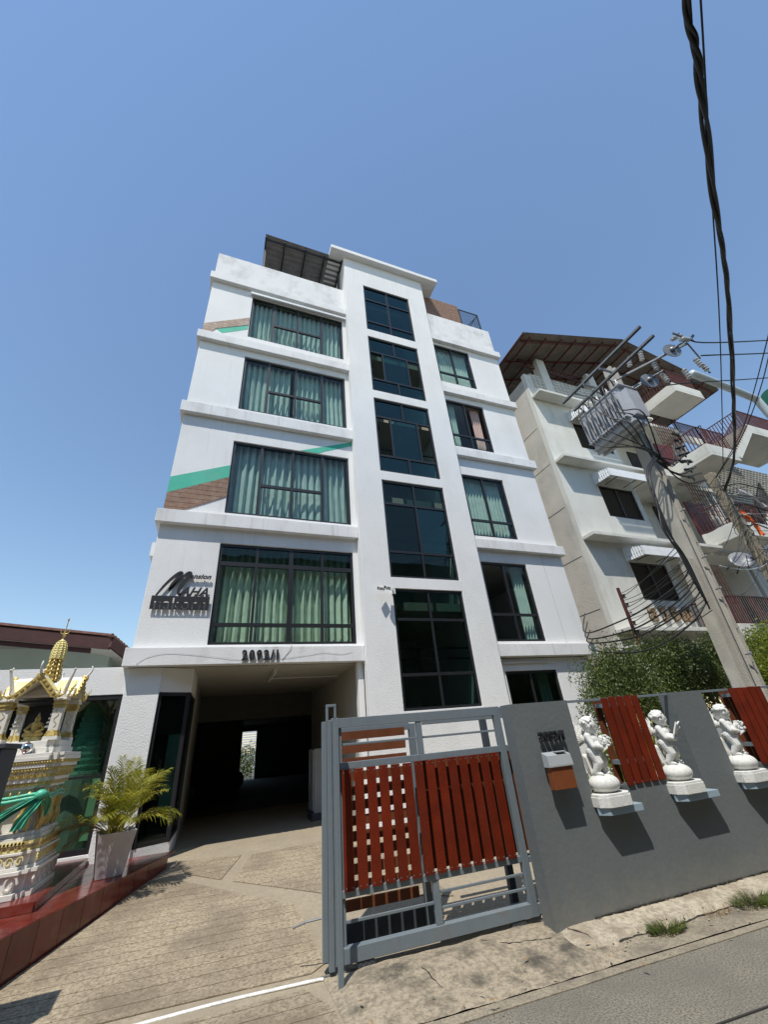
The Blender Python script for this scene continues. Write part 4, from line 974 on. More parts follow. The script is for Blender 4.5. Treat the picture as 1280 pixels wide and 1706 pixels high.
    limb(dr,[X(.05,.05,.22),X(.055,.075,.14),X(.05,.07,.08)],[.024,.018,.010],8)
    dr.build('hip_cloth', M['statue'], S, smooth=True)
    # tree stump support behind the legs
    sb = MB(); limb(sb,[X(-.01,.095,.165),X(.0,.085,.07),X(.01,.06,-.01)],[.030,.036,.045],10)
    for i in range(9): a = rnd.uniform(0,6.28); limb(sb,[X(-.01+.03*math.cos(a),.095+.03*math.sin(a),.16),X(.035*math.cos(a),.08+.035*math.sin(a),.02)],[.008,.012],6)
    remesh(sb,'stump', M['statue'], S, .006, 1)
    if kind in ('a','c'):
        fb = MB()
        for i in range(26):
            a, e = rnd.uniform(0,2*PI), rnd.uniform(-.9,.9); p = X(.012+.060*math.cos(a)*math.cos(e)+(.01 if kind=='a' else .02),-.100+.036*math.sin(a)*math.cos(e),.300+.058*math.sin(e)-(.0 if kind=='a' else .01))
            d = Vector((rnd.uniform(-1,1),rnd.uniform(-1,1),rnd.uniform(-.2,1))).normalized(); r_ = rnd.uniform(.013,.019)
            x_ = d.orthogonal().normalized(); y_ = d.cross(x_)
            for k in range(5): an = 2*PI*k/5; fb.ell(Vector(p)+(x_*math.cos(an)+y_*math.sin(an))*r_*.7,(r_*.55,)*3,6,5)
            fb.ell(p,(r_*.5,)*3,6,5)
        fb.ell(X(.015,-.088,.290),(.055,.04,.05),12,8)
        for i in range(6): limb(fb,[X(.0,-.115,.265),X(-.045-.004*i,-.125+.008*i,.235-.006*i)],[.005,.004],5)
        fb.build('bouquet', M['statue'], S, smooth=True)
    else:
        bk = MB()   # open book
        c0 = Vector(X(.005,-.108,.318))
        for s_ in (1,-1):
            d = R.to_3x3() @ Vector((s_*.9,-.18,.25)).normalized(); up = R.to_3x3() @ Vector((.12,-.45,.86)).normalized(); nn3 = d.cross(up).normalized()
            m = Matrix((d,nn3,up)).transposed().to_4x4(); m.translation = c0+d*.055; bk.xbox(m,.055,.007,.068)
            for k in range(6):
                m2 = Matrix((d,nn3,up)).transposed().to_4x4(); m2.translation = c0+d*.042+up*(-.04+k*.016)+nn3*(-.0075 if s_>0 else .0075); bk.xbox(m2,.034,.0018,.0025)
        lo = c0 + (R.to_3x3() @ Vector((.10,-.02,.05))); limb(bk,[c0+(R.to_3x3() @ Vector((.09,-.03,.03))),lo],[.018,.02],8)
        bk.build('open_book', M['statue'], S)
    return S
for lab, kd, t_, sd in (('white stone cherub cradling a bouquet on the shelf nearest the letter box','a',.918,3),('white stone cherub reading an open book on the middle shelf beside a maroon panel','b',1.925,4),('white stone cherub holding flowers on the right shelf beyond the second grey pillar','c',2.955,5)):
    s_ = cherub(lab, kd, tuple(W_m @ Vector((t_,-.005,.834))), -.064, sd)

# ================================================================= SPIRIT SHRINE
SX, SY = -2.08, 6.82
SH = empty('spirit_shrine', (SX,SY,.50), 0, 'ornate white and gold spirit shrine with gilded spire and green sash on red plinth', 'shrine')
def sq(mb, h, z0, z1, redent=0):
    if not redent: mb.box(-h,h,-h,h,z0,z1); return
    r_ = redent; pts = []
    base = [(h,h-2*r_),(h-r_,h-2*r_),(h-r_,h-r_),(h-2*r_,h-r_),(h-2*r_,h)]
    for k in range(4):
        a = k*PI/2; ca, sa = round(math.cos(a)), round(math.sin(a))
        pts += [(x*ca-y*sa, x*sa+y*ca) for x,y in base]
    mb.prism(pts, z0, z1, 'z')
def tier(name, m, lst, rd=.05, bevel=.004):
    mb = MB()
    for h,z0,z1 in lst: sq(mb,h,z0,z1,rd)
    return mb.build(name, m, SH, bevel=bevel)
tier('base', M['shr_white'], [(.50,0,.05),(.475,.051,.19),(.50,.191,.225)], .06)
tier('lower_plinth', M['shr_white'], [(.47,.226,.255),(.455,.256,.35),(.47,.351,.375)], .06)
tier('gilt_course', M['goldy'], [(.45,.376,.405),(.465,.435,.462)], .06); tier('course', M['shr_white'], [(.44,.406,.434),(.44,.463,.50),(.42,.501,.54)], .06)
tier('core', M['shr_white'], [(.33,.541,.93)], .04)
tier('cornice', M['shr_white'], [(.39,.931,.955),(.415,.99,1.03),(.43,1.065,1.09),(.455,1.125,1.16),(.475,1.195,1.235)], .06)
tier('gilt_cornice', M['goldy'], [(.395,.956,.989),(.42,1.031,1.064),(.44,1.091,1.124),(.46,1.161,1.194)], .06)
tier('deck', M['shr_white'], [(.465,1.236,1.27),(.38,1.271,1.33),(.36,1.331,1.40)], .05)
# carved relief: scrolls, petals and dentils standing on the courses
def relief(name, m, h, z, n, shape, rz_=.5):
    mb = MB()
    for side in range(4):
        Rm = Matrix.Rotation(side*PI/2,4,'Z')
        for k in range(n):
            u = -h*.84+2*h*.84*(k+.5)/n; w_ = h*.84/n
            if shape == 'petal':
                for a,b in ((-1,-.5),(-.5,0),(0,.5),(.5,1)): pass
                mb.tube([Rm @ Vector((u+w_*.85*math.cos(t),-h-.006,z+w_*1.5*math.sin(t))) for t in [PI*i/8 for i in range(9)]], w_*.18, 5)
                mb.tube([Rm @ Vector((u+w_*.42*math.cos(t),-h-.006,z+w_*.9*math.sin(t))) for t in [PI*i/6 for i in range(7)]], w_*.14, 5)
            elif shape == 'bead': mb.ell(Rm @ Vector((u,-h-.002,z)),(w_*.7,w_*.7,w_*.7),6,4)
            elif shape == 'dentil': 
                m_ = Rm @ Matrix.Translation((u,-h-.004,z)); mb.xbox(m_,w_*.55,.006,w_*.9)
            else:
                mb.tube([Rm @ Vector((u+w_*.8*math.cos(t)*(1-t/9),-h-.004,z+w_*1.1*math.sin(t)*(1-t/9))) for t in [i*.6 for i in range(13)]], w_*.16, 5)
    o = tag(mb.build(name, m, SH), kind='stuff'); return o
relief('petal_carving', M['gold'], .425, 1.035, 11, 'petal'); relief('bead_carving', M['gold'], .462, 1.178, 30, 'bead'); relief('bead_carving', M['gold'], .442, 1.108, 26, 'bead')
relief('scroll_carving', M['shr_white'], .477, .12, 5, 'scroll'); relief('scroll_carving', M['gold'], .452, .42, 12, 'scroll'); relief('dentil_carving', M['gold'], .455, .45, 24, 'dentil')
relief('scroll_carving', M['goldy'], .456, .30, 9, 'scroll'); relief('dentil_carving', M['gold'], .396, .972, 26, 'dentil')
# gilded guardian figures in the recess
fg = 0
for side in range(4):
    Rm = Matrix.Rotation(side*PI/2,4,'Z')
    for u in (-.26,-.02,.24):
        mb = MB(); c = lambda x,y,z: Rm @ Vector((u+x,-.37+y,.56+z))
        limb(mb,[c(-.04,0,.0),c(-.05,-.02,.08),c(-.01,0,.15)],[.022,.026,.03],8); limb(mb,[c(.05,0,.0),c(.055,-.02,.08),c(.01,0,.15)],[.022,.026,.03],8)
        limb(mb,[c(0,0,.15),c(0,0,.25)],[.04,.045],8); limb(mb,[c(-.05,0,.25),c(-.10,-.02,.26),c(-.09,-.02,.34)],[.018,.014,.012],8); limb(mb,[c(.05,0,.25),c(.10,-.02,.26),c(.09,-.02,.34)],[.018,.014,.012],8)
        mb.ell(c(0,0,.31),(.03,.03,.034),8,6); limb(mb,[c(0,0,.335),c(0,0,.375)],[.016,.003],6)
        remesh(mb,'guardian_figure', M['gold'], SH, .009, 1)
# green satin sash tied round the recess, with long tails
sm = MB()
loop_ = []
for i in range(49):
    a = 2*PI*i/48; h = .385; x = max(-1,min(1,1.35*math.cos(a)))*h; y = max(-1,min(1,1.35*math.sin(a)))*h; loop_.append((x,y,.83+.01*math.sin(a*5)))
sm.tube(loop_, .022, 8, cap=False); sm.tube([(x,y,z+.035) for x,y,z in loop_], .018, 8, cap=False)
def ribbon(mb, pts, w0, w1, tw=0.0):
    P = spline(pts,6); n = len(P); v = []
    for i,p in enumerate(P):
        t = i/(n-1); wd = w0+(w1-w0)*t
        for k in range(9): 
            s_ = (k/8-.5)*2; v.append(p+Vector((s_*wd*math.cos(tw*t), -.018*math.sin(s_*7+t*4), s_*wd*.35*math.sin(tw*t+.8))))
    f = []
    for i in range(n-1):
        for k in range(8): a = i*9+k; f.append((a,a+1,a+10,a+9))
    mb.add(v,f)
ribbon(sm,[(.37,-.41,.87),(.27,-.45,.83),(.10,-.49,.73),(.0,-.50,.66),(-.12,-.49,.58)],.075,.11,.3); ribbon(sm,[(.36,-.40,.86),(.26,-.44,.78),(.12,-.47,.70),(-.02,-.48,.60),(-.16,-.47,.52)],.06,.09,.5)
ribbon(sm,[(.37,-.42,.86),(.33,-.45,.76),(.27,-.46,.66),(.24,-.46,.57)],.045,.065,-.3); ribbon(sm,[(.39,-.38,.84),(.41,-.30,.76),(.40,-.25,.64)],.04,.06,1.2)
sm.ell((.36,-.42,.865),(.06,.05,.05),10,8)
sm.build('sash', M['sash'], SH, smooth=True)
mb = MB()
ribbon(mb,[(-.10,-.47,.62),(-.2,-.48,.56),(-.3,-.47,.53)],.07,.09,.2); mb.build('yellow_cloth', M['goldy'], SH, smooth=True)
# columns
for sx in (-1,1):
    for sy in (-1,1):
        cx, cy_ = sx*.265, sy*.265
        cm = MB(); 
        for h,z0,z1 in ((.075,1.401,1.44),(.05,1.50,1.75),(.072,1.835,1.858)): cm.box(cx-h,cx+h,cy_-h,cy_+h,z0,z1)
        co = cm.build('column', M['shr_white'], SH, bevel=.003)
        gm = MB()
        for h,z0,z1 in ((.066,1.441,1.47),(.056,1.471,1.499),(.06,1.751,1.765),(.055,1.766,1.785),(.068,1.786,1.80),(.06,1.801,1.834)): gm.box(cx-h,cx+h,cy_-h,cy_+h,z0,z1)
        for k in range(4):
            a = k*PI/2; gm.add([(cx+.075*math.cos(a)-.04*math.sin(a),cy_+.075*math.sin(a)+.04*math.cos(a),1.44),(cx+.075*math.cos(a)+.04*math.sin(a),cy_+.075*math.sin(a)-.04*math.cos(a),1.44),(cx+.055*math.cos(a),cy_+.055*math.sin(a),1.53)],[(0,1,2)])
            gm.tube([(cx+.052*math.cos(a)+.02*math.sin(t*2)*(-math.sin(a)),cy_+.052*math.sin(a)+.02*math.sin(t*2)*math.cos(a),1.54+t*.035) for t in [i*.5 for i in range(12)]],.004,4)
        gm.build('gilt_capital', M['gold'], co)
# inner back wall, ceiling block, crossing gable roof
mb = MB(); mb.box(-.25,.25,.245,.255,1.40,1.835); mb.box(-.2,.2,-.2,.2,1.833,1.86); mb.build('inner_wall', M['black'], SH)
for side in range(4):
    a = side*PI/2; Rm = Matrix.Rotation(a,4,'Z')
    mb = MB()
    def Q(x,y,z): return tuple(Rm @ Vector((x,y,z)))
    # gable roof arm: two thick slopes
    for s_ in (-1,1):
        P = [(s_*.205,-.36,1.885),(0,-.36,2.115),(0,0,2.115),(s_*.205,0,1.885)]; T_ = [(x,y,z+.028) for x,y,z in P]
        mb.add([Q(*p) for p in P+T_],[(0,1,2,3),(4,7,6,5),(0,4,5,1),(1,5,6,2),(2,6,7,3),(3,7,4,0)])
    ga = mb.build('roof_gable', M['shr_white'], SH)
    mb = MB()
    for s_ in (-1,1):   # gilt barge board with raised squares, inner moulding, yellow tiles
        mb.bar(Q(s_*.215,-.372,1.872),Q(s_*.0,-.372,2.12),.02,.045); mb.bar(Q(s_*.18,-.376,1.865),Q(s_*.0,-.376,2.07),.012,.016)
    for s_ in (-1,1):
        for k in range(5): t = .1+.2*k; mb.bar(Q(s_*.215*(1-t),-.386,1.88+.24*t),Q(s_*(.215*(1-t)-.02),-.386,1.88+.24*t+.023),.014,.026)
        mb.ell(Q(s_*.245,-.37,1.885),(.03,.02,.03),8,6); mb.tube([Q(s_*.24,-.37,1.87),Q(s_*.30,-.38,1.90),Q(s_*.30,-.38,1.97)],.016,6,r1=.004); mb.tube([Q(s_*.21,-.37,1.87),Q(s_*.25,-.38,1.92),Q(s_*.245,-.38,1.975)],.013,6,r1=.004)
    mb.ell(Q(0,-.38,2.12),(.045,.02,.05),8,6); mb.build('bargeboard', M['gold'], ga)
    mb = MB()
    for s_ in (-1,1):
        P = [(s_*.17,-.33,1.955),(s_*.045,-.33,2.095),(s_*.045,-.12,2.095),(s_*.17,-.12,1.955)]; T_ = [(x,y,z+.008) for x,y,z in P]
        mb.add([Q(*p) for p in P+T_],[(0,3,2,1),(4,5,6,7),(0,1,5,4),(1,2,6,5),(2,3,7,6),(3,0,4,7)])
    mb.build('roof_panel', M['goldy'], ga)
    mb = MB(); mb.tube(spline([Q(0,-.36,2.10),Q(0,-.41,2.17),Q(0,-.44,2.23),Q(0,-.43,2.28)],4),.018,7,r1=.008); mb.build('finial', M['shr_white'], ga, smooth=True)
    # corner horns
    ca, sa = math.cos(a+PI/4), math.sin(a+PI/4)
    mb = MB(); mb.tube(spline([(.36*ca,.36*sa,1.86),(.39*ca,.39*sa,1.98),(.43*ca,.43*sa,2.09),(.47*ca,.47*sa,2.19)],5),.030,7,r1=.013)
    mb.ell((.47*ca,.47*sa,2.195),(.018,.018,.012),8,6); mb.box(.26*ca*1.4-.07,.26*ca*1.4+.07,.26*sa*1.4-.07,.26*sa*1.4+.07,1.859,1.885); mb.build('corner_horn', M['shr_white'], SH, smooth=False)
    mb = MB()
    for k in range(4): mb.tube([(.44*ca+.02*k*ca,.44*sa+.02*k*sa,1.86+.03*k),(.50*ca+.02*k*ca,.50*sa+.02*k*sa,1.90+.03*k),(.50*ca+.02*k*ca,.50*sa+.02*k*sa,1.945+.03*k)],.012,5,r1=.003)
    mb.build('naga_crest', M['goldy'], SH)
# prang spire: stacked tiers, ribbed bulb, trident finial
mb = MB(); z = 2.10
for k in range(5):
    h = .105-.007*k; sq(mb,h,z,z+.018,.025); sq(mb,h-.018,z+.018,z+.055,.02)
    for q in range(8):
        a = q*PI/4; mb.tube([((h+.004)*math.cos(a),(h+.004)*math.sin(a),z+.018),((h-.01)*math.cos(a),(h-.01)*math.sin(a),z+.05)],.010,5,r1=.002)
    z += .056
mb.build('spire_tiers', M['gold'], SH)
mb = MB(); pr = []
zz = 2.375
for k in range(8):
    r0 = [.080,.082,.082,.080,.076,.070,.060,.044][k]; pr += [(r0*.93,zz),(r0,zz+.006),(r0,zz+.020),(r0*.93,zz+.026)]; zz += .031
pr += [(.03,zz),(.015,zz+.015),(.005,zz+.02)]
mb.lathe(pr, 16)
for q in range(12):
    a = 2*PI*q/12; mb.tube([(pr[i][0]*1.03*math.cos(a),pr[i][0]*1.03*math.sin(a),pr[i][1]) for i in range(0,len(pr)-3,2)],.008,5)
mb.build('spire_bulb', M['goldy'], SH)
mb = MB(); zt = 2.64
mb.tube([(0,0,zt-.02),(0,0,zt+.26)],.009,6,r1=.006); mb.ell((0,0,zt+.27),(.012,.012,.022),8,6)
for s_ in (-1,1): mb.tube(spline([(0,0,zt+.07),(s_*.045,0,zt+.09),(s_*.05,0,zt+.15)],4),.008,5,r1=.003); mb.tube(spline([(0,0,zt+.03),(0,s_*.035,zt+.05),(0,s_*.04,zt+.10)],4),.008,5,r1=.003)
mb.build('spire_finial', M['gold'], SH)
# things on and in the shrine
def thing_mesh(mb, name, m, label, cat, loc, smooth=True, group=None):
    o = mb.build(name, m, None, loc=loc, smooth=smooth); return tag(o, label, cat, group)
mb = MB(); mb.lathe([(.03,0),(.05,.01),(.065,.05),(.062,.085),(.05,.10),(.015,.115),(.01,.125)],16); thing_mesh(mb,'offering_bowl',M['silver'],'silver lidded bowl on the shrine ledge at the foot of the front column','bowl',(SX+.10,SY-.42,.50+1.271))
mb = MB(); mb.lathe([(.03,0),(.05,.01),(.07,.045),(.065,.08),(.05,.095),(.012,.105)],16); thing_mesh(mb,'offering_bowl',M['brass'],'gold lidded bowl on the left of the shrine ledge','bowl',(SX-.24,SY-.42,.50+1.271))
st_ = empty('deity_statue', (SX,SY-.02,.50+1.40), 0, 'small seated gilded deity figure inside the shrine', 'statue')
mb = MB(); mb.box(-.09,.09,-.07,.07,0,.035); mb.box(-.07,.07,-.055,.055,.035,.06); mb.build('pedestal', M['goldy'], st_)
mb = MB(); limb(mb,[(-.08,-.03,.085),(0,-.05,.085),(.08,-.03,.085)],[.028,.03,.028],8); limb(mb,[(0,0,.09),(0,0,.20)],[.045,.045],8); mb.ell((0,0,.255),(.03,.03,.036),10,8); limb(mb,[(0,0,.28),(0,0,.34)],[.02,.003],6)
limb(mb,[(-.05,0,.20),(-.09,-.03,.14),(-.03,-.06,.12)],[.018,.015,.012],8); limb(mb,[(.05,0,.20),(.09,-.03,.14),(.03,-.06,.12)],[.018,.015,.012],8); remesh(mb,'body',M['gold'],st_,.007,1)
for (sx,nm) in ((-.17,'left'),(.17,'right')):
    u = empty('tiered_umbrella', (SX+sx,SY-.12,.50+1.40), 0, 'small white five tiered ceremonial umbrella at the %s of the shrine figure' % nm, 'umbrella', 'ceremonial umbrellas in the shrine')
    mb = MB(); mb.tube([(0,0,0),(0,0,.40)],.004,6); mb.build('pole', M['gold'], u)
    for k in range(5): mb = MB(); r_ = .05-.008*k; mb.lathe([(r_,.15+k*.045),(r_*.96,.168+k*.045),(.004,.182+k*.045)],14); mb.build('canopy_tier', M['shr_white'], u)

# ================================================================= PLANTER AND PALM
pt = empty('planter', (-1.02,7.20,.42), .25, 'tall square tapered grey planter on the red tiled plinth', 'planter')
mb = MB(); a, b, h = .14, .205, .44; t_ = .018
def ring(r,z): return [(-r,-r,z),(r,-r,z),(r,r,z),(-r,r,z)]
v = ring(a,0)+ring(b,h)+ring(b-t_,h)+ring(b-t_-.02,h-.06); f = [(3,2,1,0)]
for k in range(4):
    n_ = (k+1)%4; f += [(k,n_,n_+4,k+4),(k+4,n_+4,n_+8,k+8),(k+8,n_+8,n_+12,k+12)]
mb.add(v,f); mb.build('pot_body', M['pot'], pt, bevel=.006)
mb = MB(); mb.box(-b+t_+.02,b-t_-.02,-b+t_+.02,b-t_-.02,h-.09,h-.055); mb.build('soil', M['soil'], pt)
PM = empty('areca_palm', (-1.02,7.20,.80), 0, 'sun yellowed areca palm growing in the grey planter', 'palm')
rnd = random.Random(12)
def frond(L, az, el, m, droop=1.0, nl=30, leafw=.014, dry=False):
    """arching midrib with two rows of narrow leaflets"""
    pts = []; d0 = Vector((math.cos(az)*math.cos(el), math.sin(az)*math.cos(el), math.sin(el))); p = Vector((rnd.uniform(-.05,.05),rnd.uniform(-.05,.05),0)); d = d0.copy()
    n = 14
    for i in range(n+1):
        pts.append(p.copy()); d = (d+Vector((0,0,-.075*droop*(i/n)*1.7))).normalized(); p = p+d*L/n
    mb = MB(); mb.tube(pts, .006, 5, 0, r1=.0015)
    S_ = spline(pts,3); m_ = len(S_)
    for i in range(int(m_*.30), m_-1):
        t = i/(m_-1); c = S_[i]; dd = (S_[i+1]-S_[i]).normalized(); side = dd.cross(Vector((0,0,1))).normalized(); up = side.cross(dd).normalized()
        ll = L*.30*math.sin(PI*(.18+.75*(t-.3)/.7))**.7*(1 if t<.85 else .8)
        for s_ in (-1,1):
            o_ = (side*s_*.72+dd*.72+up*(.22+rnd.uniform(-.3,.3))).normalized(); c1 = c+o_*ll*.5+Vector((0,0,-.02*ll)); c2 = c+o_*ll+Vector((0,0,-.30*ll+rnd.uniform(-.02,.02)))
            w_ = leafw*.46*(.7+.5*rnd.random()); wn = o_.cross(up).normalized()
            mb.add([c-wn*w_*.4, c+wn*w_*.4, c1+wn*w_, c1-wn*w_, c2],[(0,1,2,3),(3,2,4)], 1)
    return mb.build('frond', [M['dry'] if dry else M['stem'], M['dry'] if dry else m], PM)
for i in range(36):
    az = i*2.399+rnd.uniform(-.3,.3); el = math.radians(rnd.choice([80,72,64,56,46,36]) + rnd.uniform(-5,5)); L = rnd.uniform(.74,.96)*(1 if el>.9 else .80)
    frond(L, az, el, M['frond'], rnd.uniform(1.2,2.1))
frond(.85, 3.35, .62, M['frond'], 2.6, dry=True)
frond(.60, 3.6, .5, M['frond'], 2.4, dry=True)
mb = MB()
for i in range(16):
    a = rnd.uniform(0,6.28); r_ = rnd.uniform(.01,.09); mb.tube([(r_*math.cos(a),r_*math.sin(a),-.06),(r_*1.6*math.cos(a),r_*1.6*math.sin(a),.22)],.013,6,r1=.007)
mb.build('cane', M['stem'], PM)

# ================================================================= LEFT ANNEX, HOUSE, DARK POST
AN = empty('shopfront_annex', (-2.3,8.2,0), 0, 'low white annex with a tall green glass shopfront behind the shrine', 'annex')
def ab(name, m, boxes, bevel=0):
    mb = MB()
    for b in boxes: mb.box(b[0]+2.3,b[1]+2.3,b[2]-8.2,b[3]-8.2,b[4],b[5])
    return mb.build(name, m, AN, bevel=bevel)
ab('upper_wall', M['white'], [(-4.2,-1.453,8.2,8.35,2.57,2.99)], .005); ab('sill_wall', M['white'], [(-4.2,-1.453,8.2,8.35,.3,.53)], .005)
ab('side_wall', M['white'], [(-4.2,-4.05,8.35,13,.3,2.99)]); ab('roof', M['inner'], [(-4.05,-1.453,8.35,13,2.7,2.8)]); ab('back_wall', M['inner'], [(-4.05,-1.453,12,12.1,.3,2.7)])
ab('floor', M['inner'], [(-4.05,-1.453,8.35,12,.45,.5)])
fr_ = ab('shopfront_frame', M['frame'], [(-1.51,-1.455,8.21,8.28,.53,2.57),(-2.36,-2.30,8.21,8.28,.60,2.50),(-3.2,-3.14,8.21,8.28,.60,2.50),(-4.05,-1.51,8.212,8.278,2.50,2.568),(-4.05,-1.51,8.212,8.278,.532,.60),(-3.14,-2.36,8.213,8.277,1.40,1.45),(-2.30,-1.51,8.213,8.277,1.44,1.47)])
for (a,b) in ((-4.0,-3.2),(-3.14,-2.36),(-2.30,-1.51)):
    for z0,z1 in ((.60,1.44),(1.47,2.50)):
        mb = MB(); mb.add([(a+2.3,.045,z0),(b+2.3,.045,z0),(b+2.3,.045,z1),(a+2.3,.045,z1)],[(0,1,2,3)]); mb.build('pane', M['greenglass'], fr_)
for k,(a,b) in enumerate(((-2.28,-2.0),(-1.98,-1.72),(-1.70,-1.52),(-3.1,-2.4))): ab('pane_reflection_board', mat('pale_green_reflection', (.42,.55,.40), .8), [(a,b,8.42+.03*k,8.44+.03*k,.62+.02*k,1.42)])  # pale green boards stand in for the reflection in the lower panes
# netted pagoda model in the shop window
pg = empty('netted_pagoda', (-1.90,8.66,.5), 0, 'tiered pagoda wrapped in green netting behind the shopfront glass', 'pagoda')
mb = MB()
for k in range(11): r_ = .26-.012*k; mb.lathe([(r_,1.0+k*.085),(r_,1.03+k*.085),(r_*.86,1.035+k*.085),(r_*.86,1.085+k*.085)],20)
mb.lathe([(.13,1.935),(.10,2.0),(.02,2.06)],16); mb.build('tiers', mat('pale_teal_tier', (.30,.48,.44), .5), pg)
mb = MB(); mb.lathe([(.3,0),(.3,1.0)],16); mb.build('stand', M['inner'], pg)
mb = MB(); vs=[];fs=[]
for j in range(16):
    t = j/15; z = 2.10-1.15*t
    for i in range(40): a = 2*PI*i/40; c_a = max(0,math.cos(a-2.9)); r_ = .03+.26*min(1,t*2.2)**.6+.03*math.sin(a*9+j*.5)+.55*t**1.6*c_a; vs.append((r_*math.cos(a),r_*math.sin(a)*.85,z))
nl_ = MB()
for i in range(0,40): nl_.tube([vs[j*40+i] for j in range(16)],.0035,3,cap=False)
for j in range(0,16): nl_.tube([vs[j*40+i] for i in range(40)],.0035,3,cap=False)
tag(nl_.build('netting', M['net'], pg), kind='stuff')
# green-walled house with dark red barge boards beyond the annex
HO = empty('neighbouring_house', (-5.5,12.5,0), 0, 'pale green house with a dark red gable roof behind the shrine and annex', 'house')
def hb(name, m, boxes, parent=HO):
    mb = MB()
    for b in boxes: mb.box(b[0]+5.5,b[1]+5.5,b[2]-12.5,b[3]-12.5,b[4],b[5])
    return mb.build(name, m, parent)
mb = MB(); grid_wall(mb, -.5, .2, (-6.5,2.9), (0,4.1), [(1.0,2.6,2.0,3.05),(-1.2,.6,2.0,3.05)]); mb.build('wall', M['house_green'], HO)
hb('side_wall', M['house_green'], [(-2.75,-2.6,12.2,20,0,4.1)])
for (a,b) in ((-4.5,-2.9),(-6.7,-4.9)):
    wn = hb('window', M['frame'], [(a,b,12.03,12.1,2.0,2.07),(a,b,12.03,12.1,2.98,3.05),(a,a+.07,12.031,12.099,2.07,2.98),(b-.07,b,12.031,12.099,2.07,2.98),((a+b)/2-.03,(a+b)/2+.03,12.032,12.098,2.07,2.98)])
    mb = MB(); mb.add([(a+5.5,-.43,2.05),(b+5.5,-.43,2.05),(b+5.5,-.43,3.0),(a+5.5,-.43,3.0)],[(0,1,2,3)]); mb.build('pane', M['glass_dark'], wn)
# gable running left from its right-hand hip: sloping barge boards and soffit
def bargeboard(pts, m, nm, y0, y1):
    mb = MB(); mb.prism([(x+5.5,z) for x,z in pts], y0-12.5, y1-12.5, 'y'); return mb.build(nm, m, HO)
bargeboard([(-9.8,4.95),(-2.42,4.12),(-2.42,3.86),(-9.8,4.70)], M['fascia'], 'bargeboard', 11.0, 11.06)
bargeboard([(-9.8,4.68),(-2.80,3.90),(-2.80,3.80),(-9.8,4.58)], M['fascia'], 'bargeboard', 11.061, 11.12)
mb = MB(); P = [(-9.8,11.1,4.76),(-2.42,11.1,3.93),(-2.0,14.5,3.55),(-2.0,20,3.55),(-9.8,20,4.76)]; mb.add([(x+5.5,y-12.5,z) for x,y,z in P]+[(x+5.5,y-12.5,z+.04) for x,y,z in P],[(0,1,2,3,4),(9,8,7,6,5)]); mb.build('soffit', M['shr_white'] , HO)
mb = MB(); P = [(-9.8,10.98,4.99),(-2.42,10.98,4.15),(-1.75,12.6,3.72),(-1.75,20,3.72),(-9.8,20,4.99)]; mb.add([(x+5.5,y-12.5,z) for x,y,z in P]+[(x+5.5,y-12.5,z+.05) for x,y,z in P],[(4,3,2,1,0),(5,6,7,8,9)]+[(i,(i+1)%5,(i+1)%5+5,i+5) for i in range(5)]); mb.build('roof', M['rooftile'], HO)
mb = MB(); mb.bar((-2.42+5.5,11.0-12.5,4.02),(-1.75+5.5,12.6-12.5,3.58),.05,.24); mb.build('fascia', M['fascia'], HO)
mb = MB()
for k in range(16): t = k/15; mb.tube([(3.08+.67*t,-1.52+1.62*t,4.17-.44*t),(2.6+.67*t,-1.2+1.62*t,4.21-.44*t)],.045,8)
tag(mb.build('ridge_tile', M['rooftile'], HO), kind='stuff')
mb = MB(); mb.tube([(-1.72+5.5,12.9-12.5,3.7),(-1.70+5.5,12.9-12.5,4.25)],.012,5); mb.tube([(-1.76+5.5,.4,4.2),(-1.64+5.5,.4,4.22)],.008,4); mb.build('aerial', M['galv'], HO)
# dark grey gate pillar cut by the left edge of the picture
gp_ = empty('gate_pillar', (-1.70,4.45,0), 0, 'dark grey gate pillar at the left side of the driveway mouth', 'pillar')
mb = MB(); mb.box(-.25,.22,-.15,.15,0,1.765); mb.build('shaft', M['gate_dark'], gp_, bevel=.006)
mb = MB(); mb.box(-.265,.235,-.165,.165,1.766,1.80); mb.build('cap', M['gate_dark'], gp_, bevel=.004)
# ================================================================= NEIGHBOURING APARTMENT BLOCK
NX, NY = 10.35, 8.45
N = empty('neighbour_building', (NX,NY,0), 0, 'old cream apartment block on the right with louvred windows, concrete sunshades and red railed balconies', 'building')
def nb(name, m, boxes, parent=N, bevel=0, off=True):
    mb = MB()
    for b in boxes: mb.box(b[0]-NX,b[1]-NX,b[2]-NY,b[3]-NY,b[4],b[5])
    return mb.build(name, m, parent, bevel=bevel)
wins = [(12.03,13.72,4.65,5.92),(12.03,13.75,7.62,8.90),(12.03,13.75,10.62,11.88)]
mb = MB(); grid_wall(mb, 0, .18, (0,13.95-NX), (0,13.42), [(a-NX,b-NX,c,d) for a,b,c,d in wins]+[(.6,3.4,.5,2.9)]); mb.build('front_wall', M['nb'], N)
nb('side_wall', M['nb_side'], [(NX,NX+.18,NY+.18,20,0,13.9)])
nb('corner_pier', M['nb'], [(NX-.003,NX+.35,NY-.003,NY+.18,13.421,14.12)]); nb('back_wall', M['nb'], [(NX,19,20,20.2,0,13.4)])
nb('floor_slab', M['nb'], [(NX+.18,13.76,NY+.18,20,z,z+.15) for z in (3.5,6.5,9.6,12.7)])
